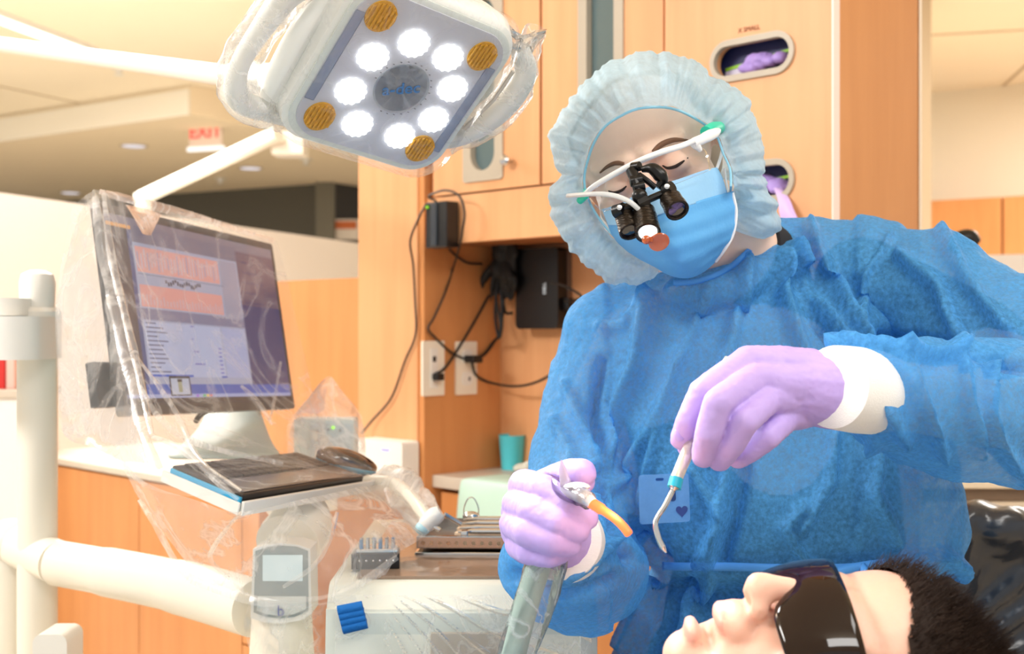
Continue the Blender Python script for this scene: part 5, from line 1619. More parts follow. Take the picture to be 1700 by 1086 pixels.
# white wall dispenser on the column
dcp = CP(641, 768, -.03)
ds = root('wall_dispenser', dcp - Vector((0, 0, .06)), 'white wall-mounted dispenser with a tiny blue light on the tall panel', 'dispenser')
zA = zl(806, 641, -.03); zB = zl(730, 641, -.03)
MB(CM).prism(rrect((s_at(604, -.03) + s_at(679, -.03)) / 2, (zA + zB) / 2 - .02, s_at(679, -.03) - s_at(604, -.03), zB - zA + .04, .008, 6), 'y', -.05, -.001).build('case', M['white'], ds, True, 30)
MB(CM).box((s_at(634, -.05), -.0512, zl(747, 639, -.05) - .002), (s_at(646, -.05), -.0500, zl(747, 639, -.05) + .0015)).build('status_light', emis('blue_led', rgb(150, 150, 255), 1.2), ds, False)

# ------------------------------------------------------------------ delivery console
cz_ = P(0, 966, 1.36).z
con = root('delivery_console', (0.0, 1.5, 0), 'white dental delivery console with film over its front, below the instrument tray', 'console')
xl = P(548, 0, 1.36).x; xr = P(985, 0, 1.36).x
prof = [(1.360, cz_), (1.352, cz_ - .004), (1.335, P(0, 1010, 1.335).z), (1.330, P(0, 1012, 1.33).z), (1.325, .90), (1.325, .62), (1.80, .62), (1.80, cz_)]
mb = MB(); n = len(prof)
mb.add([(xl, y, z) for y, z in prof] + [(xr, y, z) for y, z in prof], [tuple(range(n)), tuple(range(n, 2 * n))] + [(i, (i + 1) % n, (i + 1) % n + n, i + n) for i in range(n)])
wm = mat('console_white', rgb(226, 228, 216), .35)
mb.build('body', wm, con, True, 30)
a = P(575, 0, 1.33); b = P(960, 0, 1.33)
MB().box((a.x, 1.3265, .78), (b.x, 1.334, P(0, 1016, 1.33).z), .002).build('front_panel', mat('console_panel', rgb(206, 214, 206), .3), con)
MB().box((P(715, 0, 1.33).x, 1.322, .76), (P(860, 0, 1.33).x, 1.328, P(0, 1048, 1.33).z), .002).build('lower_drawer', mat('console_grey_beige', rgb(176, 166, 152), .4), con)
MB().tube([(xl + .15, 1.55, .62), (xl + .15, 1.55, .0)], .05, 24).build('column', M['arm_white'], con)
MB().box((xl + .0, 1.38, 0), (xl + .3, 1.72, .05), .01).build('foot', M['arm_white'], con)
MB().box((P(962, 0, 1.33).x, 1.322, .8), (xr + .002, 1.335, P(0, 1000, 1.33).z), .002).build('side_rail', M['grey_plastic'], con)
# tray mat and mirror-like tray surface
dm = MB().box((P(592, 0, 1.37).x, 1.372, cz_), (P(880, 0, 1.37).x, 1.76, cz_ + .004), .001).build('tray_mat', mat('brown_tray_film', rgb(152, 128, 108), .12, spec=.7, bump=.4, bscale=20), None)
tag(dm, 'shiny brown tray surface on top of the console', 'tray')
# corrugated blue sponge
s0 = [P(561, 1009, 1.318), P(602, 1001, 1.318), P(611, 1038, 1.314), P(571, 1048, 1.314)]
rows = []
for j in range(33):
    v = j / 32; d = .004 * abs(sin(pi * 4 * v)) ** .5
    rows.append([s0[0].lerp(s0[1], u / 6).lerp(s0[3].lerp(s0[2], u / 6), v) + Vector((0, -.002 - d, 0)) for u in range(7)])
me = MB().grid(rows).mesh('sp'); o = bpy.data.objects.new('sp', me); COL.objects.link(o)
q = o.modifiers.new('s', 'SOLIDIFY'); q.thickness = .006; q.offset = 0
spo = link_mesh('foam_sponge', bake(o), mat('blue_foam', rgb(0, 96, 172), .9, bump=.3, bscale=200), None, True, 60)
tag(spo, 'ribbed blue foam block stuck on the front of the console', 'sponge')
# bur block
bb = root('bur_block', P(640, 962, 1.42), 'small black and steel bur block at the left of the tray', 'block')
bz = cz_ + .004
BMx = frame_matrix((P(628, 0, 1.43).x, 1.42, bz), (1, .08, 0), (0, 0, 1))
MB(BMx).box((-.030, -.010, 0), (.026, .03, .018), .001).build('base', M['black'], bb)
MB(BMx).box((-.024, -.006, .018), (.024, .026, .023), .001).build('top_plate', M['chrome'], bb)
for i in range(6):
    for j in range(2):
        MB(BMx).tube([(-.019 + i * .0075, .0 + j * .014, .023), (-.019 + i * .0075, .0 + j * .014, .033)], .0022, 10).build('bur', M['steel'] if (i + j) % 3 else mat('blue_bur', rgb(30, 120, 170), .4), bb)
for i in range(6):
    MB(BMx).ball((-.020 + i * .0078, -.0102, .010), .0016, 8).build('stud', M['chrome'], bb)

# stainless cassette with instruments
cs = root('instrument_cassette', P(770, 925, 1.47), 'perforated steel instrument cassette lying on the tray', 'cassette')
q0 = PZ(690, 914, cz_ + .012); q1 = PZ(850, 932, cz_ + .010)
cx = (q1 - q0); cx.z = 0; cx.normalize(); cx = Vector((1, .02, 0)).normalized()
CMx = frame_matrix((q0.x, 1.50, cz_ + .012), (1, -.03, 0), (0, 0, 1))
W_, D_, H_ = .20, .15, .014
cm_ = MB(CMx)
cm_.box((0, 0, 0), (W_, D_, .0012)).box((0, D_ - .001, 0), (W_, D_, H_)).box((0, 0, 0), (.001, D_, H_)).box((W_ - .001, 0, 0), (W_, D_, H_))
cm_.build('base', M['steel'], cs, False)
hs_ = [[(.008 + i * .0105 + .0026 * cos(2 * pi * k / 12), .0065 + .0026 * sin(2 * pi * k / 12)) for k in range(12)] for i in range(18)]
MB(CMx).prism([(0, 0), (W_, 0), (W_, H_), (0, H_)], 'y', 0, .001, hs_).build('perforated_front', mat('coppery_steel', rgb(214, 176, 152), .2, .9), cs, False)
MB(CMx).box((0, -.001, H_), (W_, .008, H_ + .001)).build('front_flange', M['chrome'], cs, False)
MB(CMx).box((-.002, -.004, -.011), (W_ + .01, D_, -.004), .002).build('film_base', mat('silver_wrap', rgb(208, 206, 204), .12, 1.0), cs)
for y in (.035, .07, .105):
    MB(CMx).box((.045, y - .005, .008), (W_ - .004, y + .005, .015), .002).build('silicone_rail', mat('cream_silicone', rgb(236, 212, 184), .5), cs)
for i, y in enumerate((.022, .052, .088, .12)):
    o = MB(CMx).tube([(.05, y, .017), (.07, y, .018), (.16, y, .018), (.19, y + .002, .020)], [.0012, .0035, .0035, .001], 10).build('instrument', M['chrome'])
    tag(o, ['steel dental instrument nearest the front of the cassette', 'second steel dental instrument from the front of the cassette', 'third steel dental instrument from the front of the cassette', 'steel dental instrument at the back of the cassette'][i], 'instrument', 'instruments lying in the cassette')
MB(CMx).tube(crom([(.052, .128, .016), (.050, .128, .030), (.056, .128, .044), (.064, .128, .044), (.070, .128, .030), (.068, .128, .016)], 5), .0008, 8).build('wire_clip', M['chrome'], cs)
MB(CMx).ball((.060, .128, .020), (.012, .008, .007), 14).build('clip_knob', M['chrome'], cs)
MB(CMx).box((.055, .0, .014), (.064, .012, .022), .002).build('latch', M['chrome'], cs)
bt = MB(CMx).ball((.072, .03, .018), (.004, .003, .003), 10).build('blue_band', mat('blue_ring', rgb(20, 130, 180), .4), cs)
# syringe tip wrapped in white
sy = root('air_water_syringe', P(715, 880, 1.5), 'white syringe head with a pale blue nozzle at the left end of the cassette', 'instrument')
MB().tube(crom([P(703, 876, 1.49), P(716, 862, 1.49), P(732, 850, 1.49)], 4), [.009, .0105, .011, .011, .011, .0115, .011, .010, .008], 16).build('body', M['white'], sy)
MB().ball(P(702, 877, 1.487), (.010, .008, .009), 14).build('nozzle', mat('pale_blue_cap', rgb(176, 214, 224), .3), sy)
MB().tube([P(716, 872, 1.487), P(731, 880, 1.484)], .003, 10).build('prong', M['chrome'], sy)
MB().tube([P(738, 854, 1.49), P(765, 870, 1.50)], .003, 10).build('prong', M['chrome'], sy)

# ------------------------------------------------------------------ recess contents
# black power brick
pb = root('power_adapter', CP(724, 410, -.02), 'upright black power adapter with a green light on the recess edge', 'adapter')
pbz0 = zl(412, 722, -.02); pbz1 = zl(336, 722, -.02)
PBM = CM @ Matrix.Translation((s_at(706, -.045), -.045, 0))
MB(CM).box((s_at(706, -.03), -.030, pbz0), (s_at(741, -.03), .008, pbz1), .004).build('case', M['black'], pb)
MB(CM).box((s_at(716, -.031), -.0345, pbz0 + .004), (s_at(726, -.031), -.028, pbz1 - .004), .002).build('rib', mat('black_sheen', rgb(52, 58, 66), .25), pb)
MB().ball(CP(709, 344, -.033), .0032, 12).build('indicator', emis('adapter_led', rgb(140, 210, 20), 1.4), pb, label='lit yellow-green indicator')
def side_pt(px, py, off=.0):
    """point on the recess side panel (s = 0.018) seen at the pixel"""
    s0_ = .018 + off
    t = t_at(px, s0_); p = CO + CR * s0_ + CB * t
    return s0_, t, z_at(py, s0_, t)
def cable(pts, r, nm, lab, n=6):
    """pts: (px,py,t) on the cabinet frame"""
    q = crom([C(*side_pt(p[0], p[1], .008)) if p[2] == 's' else CP(*p) for p in pts], n)
    o = MB().tube(q, r, 8).build(nm, mat('cable_black', rgb(34, 28, 24), .5), None)
    tag(o, lab, 'cable')
    return o
cable([(724, 334, -.034), (712, 326, -.036), (738, 316, -.04), (762, 325, -.04), (771, 352, -.036), (768, 380, -.03), (764, 404, .0), (752, 446, 's'), (738, 488, 's'), (720, 528, 's'), (711, 545, 's'), (722, 560, 's'), (748, 584, 's'), (772, 597, 's')], .0026, 'power_cable', 'thin black cable looping from the adapter down to the right outlet')
cable([(708, 338, -.034), (694, 365, -.036), (681, 400, -.030), (686, 440, -.012), (689, 500, -.008), (690, 555, -.008), (672, 600, -.008), (650, 660, -.010), (618, 698, -.014), (600, 720, -.03)], .0026, 'power_cable', 'thin black cable running down the tall panel to the lower left')
cable([(742, 406, -.012), (752, 420, 's'), (775, 436, 's'), (800, 438, 's')], .0030, 'power_cable', 'short black cable from the adapter under the rail to the tangle')
# outlets on the side panel
def outlet(px0, px1, py0, py1, lab, nm):
    s0_, ta, _ = side_pt(px0, 600); _, tb_, _ = side_pt(px1, 600)
    tm = (ta + tb_) / 2
    Y = (CO + CR * s0_ + CB * tm).y
    z1_ = CAMZ + (543 - py0) / FPX * Y; z0_ = CAMZ + (543 - py1) / FPX * Y
    r = root('outlet_plate', C(s0_, tm, z0_), lab, 'outlet')
    MB(CM).prism(rrect(tm, (z0_ + z1_) / 2, tb_ - ta, z1_ - z0_, .003, 4), 'x', s0_ + .0003, s0_ + .006).build('plate', mat('ivory_plate', rgb(240, 232, 216), .35), r, True, 30)
    return r, s0_, tm, tb_ - ta, z0_, z1_
r1, s0_, tm, tw, za, zb = outlet(699, 735, 566, 657, 'ivory outlet plate nearer the tall panel, with a slim rocker insert', 'a')
MB(CM).box((s0_ + .006, tm - tw * .17, za + (zb - za) * .14), (s0_ + .008, tm + tw * .17, zb - (zb - za) * .14), .001).build('insert', M['white'], r1)
MB(CM).box((s0_ + .008, tm - tw * .07, za + (zb - za) * .62), (s0_ + .0092, tm + tw * .07, za + (zb - za) * .72)).build('socket_slot', M['black'], r1, False)
r2, s0_, tm2, tw2, za2, zb2 = outlet(755, 789, 567, 655, 'ivory duplex outlet plate nearer the back of the recess', 'b')
for kz in (.30, .72):
    q = MB(CM).prism(rrect(tm2, za2 + (zb2 - za2) * kz, tw2 * .5, (zb2 - za2) * .26, .012, 6), 'x', s0_ + .006, s0_ + .0085).build('receptacle', M['white'], r2, True, 30)
MB(CM).box((s0_ + .0085, tm2 + tw2 * .05, za2 + (zb2 - za2) * .26), (s0_ + .0092, tm2 + tw2 * .13, za2 + (zb2 - za2) * .33)).build('slot', M['black'], r2, False)
# plugs
pg = MB(CM).box((s0_ + .0088, tm - tw * .12, za + (zb - za) * .28), (s0_ + .028, tm + tw * .20, za + (zb - za) * .41), .003).build('plug', M['black'], None)
tag(pg, 'small black plug in the left outlet plate', 'plug')
pg = MB(CM).box((s0_ + .0088, tm2 - tw2 * .2, za2 + (zb2 - za2) * .60), (s0_ + .04, tm2 + tw2 * .30, za2 + (zb2 - za2) * .74), .004).build('plug', M['black'], None)
tag(pg, 'black plug in the upper socket of the right outlet plate', 'plug')
cable([(722, 621, 's'), (738, 612, 's'), (760, 580, 's'), (790, 530, 's'), (812, 490, 's')], .0032, 'power_cable', 'black cable rising from the left plug to the tangle')
cable([(786, 597, 's'), (804, 588, 's'), (818, 570, 's'), (831, 548, .18), (824, 500, .19), (820, 470, .20)], .0042, 'power_cable', 'thick black cable from the right plug up to the tangle')
cable([(783, 600, 's'), (790, 622, 's'), (810, 634, 's'), (846, 641, .19), (880, 638, .19), (915, 622, .19), (945, 595, .18), (966, 555, .17), (972, 530, .17), (962, 515, .18), (940, 513, .20)], .0030, 'power_cable', 'long black cable sweeping under the router box')
cable([(832, 545, .18), (836, 500, .20), (833, 470, .20), (838, 516, .20), (850, 520, .20)], .0034, 'power_cable', 'short black cable looping left of the router box')
cable([(915, 470, .17), (935, 474, .17), (958, 486, .17), (965, 494, .17), (950, 500, .18), (938, 500, .20)], .0026, 'power_cable', 'thin black cable looping right of the router box')
tg = root('cable_tangle', CP(830, 470, .20), 'black bundle of bagged cables hanging under the cupboard rail', 'cable')
mb = MB()
for k in range(26):
    rr_ = random.Random(k)
    x0 = 818 + rr_.random() * 32; x1 = 785 + rr_.random() * 60
    q = crom([CP(x0, 398, .19), CP(x0 - 4 + rr_.random() * 10, 430, .185 + rr_.random() * .02), CP(x1 + 12, 462, .18 + rr_.random() * .03), CP(x1 + rr_.random() * 14, 486 + rr_.random() * 16, .20)], 4)
    mb.tube(q, [.006 + rr_.random() * .004] * 9 + [.006, .005, .003, .002], 8)
for v_ in ((838, 420), (832, 446), (842, 400)):
    mb.ball(CP(v_[0], v_[1], .19), (.026, .014, .024), 14)
MBt = link_mesh('bundle', blob(mb, .003, 1), M['black_matte'], tg)
MB().tube(crom([CP(826, 470, .19), CP(822, 520, .19), CP(828, 560, .18), CP(833, 540, .18), CP(832, 480, .19)], 6), .0035, 8).build('hanging_loop', M['black_matte'], tg)
# router box on the back wall
rb = root('router_box', CP(893, 545, t_b - .03), 'black box with a small white label mounted on the recess back wall', 'box')
tt = t_b - .045
rz0, rz1 = zl(546, 893, tt), zl(412, 893, tt)
RS0, RS1 = s_at(856, tt), s_at(926, tt)
MB(CM).prism(rrect((RS0 + RS1) / 2, (rz0 + rz1) / 2, RS1 - RS0, rz1 - rz0, .012, 8), 'y', tt, t_b - .014).build('case', M['black'], rb, True, 30)
MB(CM).prism(rrect((RS0 + RS1) / 2 + .004, (rz0 + rz1) / 2, RS1 - RS0 - .004, rz1 - rz0 - .004, .012, 8), 'y', t_b - .0139, t_b - .0003).build('rim', mat('grey_rim', rgb(120, 108, 100), .5), rb, True, 30)
text('DELL', .0115, CP(904, 479, tt - .0005), (0, 0, 1), (-CR.x, -CR.y, 0), .0004, mat('white_print', rgb(190, 206, 220), .5), 'lettering', rb, bold=.0008)
MB(CM).box((RS1 + .001, t_b - .03, zl(516, 935, tt)), (RS1 + .018, t_b - .012, zl(494, 935, tt)), .003).build('connector', M['black'], rb)

# cup, napkin, gauze on the recess counter
cpx = CP(849, 778, .13); cpz = cz
cc = PZ(850, 779, cz)
cup_b = Vector((cc.x, cc.y, cz))
rb_, rt_ = 17.5 / FPX * cc.y, 22 / FPX * cc.y
hcup = (779 - 722) / FPX * cc.y
cup = MB().lathe([(rb_ * .9, .002), (rb_, .0), (rt_, hcup * .985), (rt_ * 1.03, hcup), (rt_ * .97, hcup), (rb_ * .9, .004)], cup_b, n=40).build('cup', mat('turquoise_cup', rgb(84, 208, 224), .35, sss=.0), None)
tag(cup, 'turquoise plastic cup on the recess countertop', 'cup')
nm_ = mat('mint_paper', rgb(196, 230, 218), .8, bump=.1, bscale=60)
def edge_pt(px, py, t): return CP(px, py, t)
rows = []
s_a, s_b = s_at(764, .02), s_at(905, .02)
for j in range(9):     # flat part on the counter then hanging down the front
    row = []
    for k in range(17):
        s = s_a + (s_b - s_a) * k / 16
        if j < 4:
            t = .14 - .112 * j / 3 - (.004 if j == 3 else 0); z = cz + .0015
        elif j == 4: t = .0215; z = cz - .004
        else:
            t = .0185 - .002 * sin(k * .6); z = cz - .004 - (.092) * (j - 4) / 4 - .004 * (k > 10) * (j - 4) / 4
        if j >= 4:
            s = s + (-.012 * (j - 4) / 4 if k < 8 else 0) * (1 - k / 8) 
        row.append(C(s + (.018 * (1 - j / 4) if (j < 4 and k < 4) else 0) * (1 - k / 4), t, z))
    rows.append(row)
me = MB().grid(rows).mesh('n'); o = bpy.data.objects.new('n', me); COL.objects.link(o)
q = o.modifiers.new('s', 'SOLIDIFY'); q.thickness = .0014; q.offset = 1
q = o.modifiers.new('u', 'SUBSURF'); q.levels = 1
npk = link_mesh('paper_bib', bake(o), nm_, None); tag(npk, 'mint green paper bib hanging over the recess counter edge', 'napkin')
gz = MB()
g0 = PZ(868, 786, cz)
gz.ball(g0 + Vector((0, 0, .012)), (.022, .012, .010), 14).ball(g0 + Vector((.012, 0, .020)), (.011, .010, .008), 12).ball(g0 + Vector((.035, .01, .008)), (.024, .014, .008), 12)
gme_ = blob(gz, .002, 2)
for v in gme_.vertices: v.co += v.normal * .002 * ridged(v.co, 60, 3)
go_ = link_mesh('gauze', gme_, mat('gauze_white', rgb(220, 224, 214), .9), None); tag(go_, 'crumpled white gauze beside the turquoise cup', 'gauze')

# ------------------------------------------------------------------ right background
hr0 = root('headrest', P(1615, 440, 3.0), 'out-of-focus black curved headrest on a pale green neck at the far right', 'chair')
MB().tube(crom([P(1580, 418, 3.0), P(1592, 400, 3.0), P(1608, 395, 3.0), P(1622, 404, 3.0)], 5), [.012, .016, .018, .020, .022, .022, .022, .022, .022, .022, .022, .022, .020, .018, .016, .014], 16).build('pad', M['black'], hr0)
MB().tube([P(1612, 412, 3.03), P(1605, 460, 3.03), P(1602, 620, 3.03)], [.026, .03, .035], 16).build('neck', mat('pale_green_enamel', rgb(196, 208, 186), .4), hr0)
b0 = P(1602, 620, 3.03)
MB().tube([tuple(b0), (b0.x, b0.y, .02)], .035, 18).build('post', M['arm_white'], hr0)
# side counter with brown front seen under the sleeve
rc = root('side_counter', P(1650, 820, 2.7).xy.to_3d(), 'cream side counter with a brown shadowed front under the clinician\'s right-hand sleeve', 'counter')
x0 = P(1470, 0, 2.5).x; x1 = P(2100, 0, 2.5).x
MB().box((x0, 2.5, P(0, 812, 2.5).z), (x1, 2.95, P(0, 800, 2.5).z), .004).build('top', mat('cream_top', rgb(246, 228, 200), .4), rc)
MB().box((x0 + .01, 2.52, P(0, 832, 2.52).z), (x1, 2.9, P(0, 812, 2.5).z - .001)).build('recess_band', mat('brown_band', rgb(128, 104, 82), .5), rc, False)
MB().box((x0 + .005, 2.51, 0), (x1, 2.9, P(0, 832, 2.52).z - .001)).build('front', mat('cream_front', rgb(240, 222, 196), .5), rc, False)

# black padded chair back wrapped in clear plastic
cb_ = root('padded_chair', (P(1680, 0, 1.75).x, 1.8, 0), 'black padded chair back wrapped in clear crinkled plastic at the lower right', 'chair')
mb = MB(); rows = []
def cush(Y, k, dx=0):
    out = []
    for x, y in [(1545, 1300), (1540, 1100), (1556, 960), (1572, 880), (1596, 842), (1634, 834), (1680, 842), (1735, 862), (1800, 910), (1850, 1010), (1860, 1150), (1850, 1300)]:
        cxm, cym = 1700, 1080
        out.append(P(cxm + (x - cxm) * k + dx, cym + (y - cym) * k, Y))
    return crom(out, 5)
rows = [cush(1.735, .62), cush(1.70, .80), cush(1.705, .93), cush(1.73, .99), cush(1.77, 1.0), cush(1.81, .97), cush(1.83, .85)]
mb.grid(rows, close_u=True); n = len(rows[0])
mb.f.append(tuple(range(n))); mb.f.append(tuple(range(len(mb.v) - n, len(mb.v)))); mb.mi += [0, 0]
cme = blob(mb, .006, 4)
for v in cme.vertices:
    x, y = to_px(v.co)
    # radial stretch folds
    a = atan2(y - 1180, x - 1500)
    v.co += v.normal * (.004 * sin(a * 34 + 3 * noise.noise(v.co * 9)) + .003 * ridged(v.co, 22, 5))
link_mesh('cushion', cme, mat('black_vinyl', rgb(40, 44, 52), .22, spec=.5, coat=.15, bump=.6, bscale=22, stretch=(1, 1, .5)), cb_)
b0 = P(1700, 1200, 1.79)
MB().tube([tuple(b0), (b0.x, b0.y, .10)], .035, 18).build('post', M['chrome'], cb_)
MB().lathe([(.22, 0), (.22, .03), (.06, .06), (.04, .12)], (b0.x, b0.y, 0), n=32).build('base', M['black'], cb_)
# ------------------------------------------------------------------ patient
pskin = mat('skin_patient', rgb(242, 192, 170), 0.42, spec=.4, sss=0.2, var=0.05, vscale=22, bump=.05, bscale=300)
lipm = mat('lip_skin', rgb(240, 176, 158), 0.35, sss=.2, spec=.5)
QC = P(1383, 1150, .885)
pf = Vector((-0.25, -0.30, 0.93)).normalized(); pu = Vector((0.96, -0.10, 0.24)); pu = (pu - pf * pu.dot(pf)).normalized()
pr = pf.cross(pu)
if pr.y > 0: pr = -pr      # +r is the side nearer the camera
def QX(r, f, u): return QC + pr * r + pf * f + pu * u
pat = root('person', (QC.x - .45, QC.y + .02, .60), 'patient lying back with dark wraparound glasses and short dark hair', 'person')
qm = head_mesh(QX, .012)
capsule(qm, QX(0, -.02, -.06), QX(0, -.05, -.17), .056, .062, 20)
sh0 = QX(0, -.085, -.22)
def el(mb, c, r, n=24):
    bm = bmesh.new(); bmesh.ops.create_uvsphere(bm, u_segments=n, v_segments=n // 2, radius=1)
    for v in bm.verts: v.co = Vector(c) + Vector((v.co.x * r[0], v.co.y * r[1], v.co.z * r[2]))
    mb.addbm(bm)
el(qm, sh0 + Vector((-.10, .02, -.03)), (.16, .20, .085)); el(qm, sh0 + Vector((-.36, .03, -.05)), (.26, .17, .09)); el(qm, sh0 + Vector((-.62, .03, -.06)), (.18, .18, .09))
for s in (-1, 1):
    chain(qm, [sh0 + Vector((-.04, .02 + s * .17, -.04)), sh0 + Vector((-.32, .03 + s * .24, -.09)), sh0 + Vector((-.55, .03 + s * .16, .0))], [.052, .042, .030], 16)
    chain(qm, [sh0 + Vector((-.66, .03 + s * .09, -.07)), sh0 + Vector((-1.08, .03 + s * .12, -.06)), sh0 + Vector((-1.5, .03 + s * .10, -.12))], [.085, .060, .042], 16)
qme = blob(qm, .0030, 3)
for v in qme.vertices:
    d = v.co - QC
    r, f, u = d.dot(pr), d.dot(pf), d.dot(pu)
    if f > .03:
        # parted lips
        q = (r / .017) ** 2 + ((u + .0790) / .0040) ** 2
        v.co -= pf * .012 * exp(-q)
        for s in (-1, 1):   # nostrils
            q = ((r - s * .0065) / .003) ** 2 + ((u + .0475) / .003) ** 2
            v.co -= (pf * .3 + pu * -1) * .003 * exp(-q)
scr2 = mat('patient_bib_blue', rgb(120, 170, 200), .8)
pb_ = link_mesh('body', qme, [pskin, lipm, scr2], pat, True)
o3 = WO[pat.name]
for p in pb_.data.polygons:
    d = p.center + o3 - QC
    r, f, u = d.dot(pr), d.dot(pf), d.dot(pu)
    if f > .074 and abs(r) < .019 and -.0960 < u < -.0640 and ((r / .022) ** 2 + ((u + .0795) / .0165) ** 2) < 1:
        p.material_index = 1
    if u < -.19: p.material_index = 2
# hair: cap and short strands
hm = MB(); bm = bmesh.new(); bmesh.ops.create_uvsphere(bm, u_segments=36, v_segments=24, radius=1)
for v in bm.verts: v.co = QX(v.co.x * .079, -.020 + v.co.y * .094, .034 + v.co.z * .090)
hm.addbm(bm)
bm = bmesh.new(); bmesh.ops.create_uvsphere(bm, u_segments=36, v_segments=24, radius=1)
for v in bm.verts: v.co = QX(v.co.x * .070, .016 + v.co.y * .068, .042 + v.co.z * .064)
hm.addbm(bm)
hme = blob(hm, .003, 1)
bm = bmesh.new(); bm.from_mesh(hme)
def hairline(r, f, u):
    # positive where hair grows
    return u - (.066 - .034 * (abs(r) / .075) ** 2) + max(0, (.02 - f)) * 1.3
kill = []
for f_ in bm.faces:
    c = f_.calc_center_median() - QC
    if hairline(c.dot(pr), c.dot(pf), c.dot(pu)) < 0: kill.append(f_)
bmesh.ops.delete(bm, geom=kill, context='FACES')
bm.to_mesh(hme); bm.free()
phair = mat('near_black_brown_hair', rgb(40, 26, 18), .6, spec=.2, var=.3, vscale=60)
ho2 = link_mesh('hair', hme, phair, pat, True, label='short dark brown hair')
rnd = random.Random(11)
vs = []; fs = []
pts_ = [v.co + WO['hair.001'] if 'hair.001' in WO else v.co + o3 for v in hme.vertices]
nrm_ = [v.normal.copy() for v in hme.vertices]
for i in range(11000):
    j = rnd.randrange(len(pts_)); p0 = pts_[j] + Vector((rnd.uniform(-.002, .002),) * 3); n = nrm_[j]
    if p0.z < .93: continue
    comb = (pu * .5 + pf * .25 + Vector((rnd.uniform(-.5, .5), rnd.uniform(-.5, .5), rnd.uniform(-.5, .5))))
    L = rnd.uniform(.005, .011)
    d = (n * .62 + comb * .6).normalized()
    side = d.orthogonal().normalized(); w = .00045
    b = len(vs)
    for k in range(4):
        t = k / 3
        c = p0 + d * (L * t) + comb * (.006 * t * t) + pu * (.003 * t * t) ; ww = w * (1 - t * .85)
        s2 = side.cross(d).normalized()
        vs += [c + side * ww, c + s2 * ww - side * ww * .5, c - s2 * ww - side * ww * .5]
    for k in range(3):
        a = b + k * 3
        for q in range(3):
            fs.append((a + q, a + (q + 1) % 3, a + (q + 1) % 3 + 3, a + q + 3))
hs = MB().add(vs, fs)
me = bpy.data.meshes.new('strands'); me.from_pydata([tuple(v) for v in vs], [], fs)
so_ = link_mesh('hair_strands', me, phair, ho2, True); so_['kind'] = 'stuff'
# wraparound glasses: worn, a thing of its own
gl_ = root('protective_glasses', QX(0, .1, 0), 'dark glossy wraparound protective glasses on the patient', 'glasses')
lensm = mat('smoked_lens', rgb(26, 12, 8), .05, spec=.45)
rows = []
for j in range(13):
    v = j / 12; row = []
    for i in range(41):
        a = radians(-54 + 108 * i / 40)
        u = -.026 + .054 * v
        # lower rim dips round the nose
        if v < .5: u += .018 * exp(-(sin(a) / .20) ** 2) * (1 - 2 * v)
        top = .004 * sin(pi * v)
        u *= (1 - .10 * abs(sin(a)) ** 3)
        row.append(QX(.080 * sin(a), .010 + (.084 + top) * cos(a) ** .8 if cos(a) > 0 else .012, u - .007))
    rows.append(row)
sheet_obj('lens_shield', rows, lensm, gl_, .0024)
tm_ = mat('charcoal_temple', rgb(60, 58, 54), .4)
for s in (-1, 1):
    rows = []
    for j, (f, w, rr2) in enumerate([(.065, .050, .0655), (.045, .047, .0750), (.015, .036, .0825), (-.03, .022, .085), (-.08, .014, .080)]):
        rows.append([QX(s * rr2, f, -.006 + w * (k / 4 - .5)) for k in range(5)])
    o = sheet_obj('temple', rows, tm_, gl_, .003)
text('IDC', .014, QX(.0775, .048, -.006), (pr * .55 - pf * .83), pu * 1.0, .0004, mat('white_print2', rgb(216, 228, 224), .5), 'lettering', gl_, bold=.0008)

# dental chair under the patient
dc = root('dental_chair', (QC.x - .5, .92, 0), 'dark dental chair carrying the reclining patient', 'chair')
cm2 = mat('charcoal_vinyl', rgb(44, 46, 52), .3)
MB().box((QC.x - .10, .80, .800), (QC.x + .14, 1.00, .855), .02).build('headrest', cm2, dc)
MB().box((QC.x - .85, .68, .66), (QC.x - .14, 1.15, .74), .03).build('backrest', cm2, dc)
MB().box((QC.x - 1.85, .70, .60), (QC.x - .86, 1.12, .69), .03).build('seat', cm2, dc)
MB().tube([(QC.x + .0, .92, .81), (QC.x - .2, .92, .72)], .02, 12).build('headrest_bar', M['steel'], dc)
MB().box((QC.x - 1.1, .80, .12), (QC.x - .7, 1.04, .66), .03).build('lift_column', M['arm_white'], dc)
MB().box((QC.x - 1.3, .72, 0), (QC.x - .5, 1.12, .12), .03).build('base', M['arm_white'], dc)

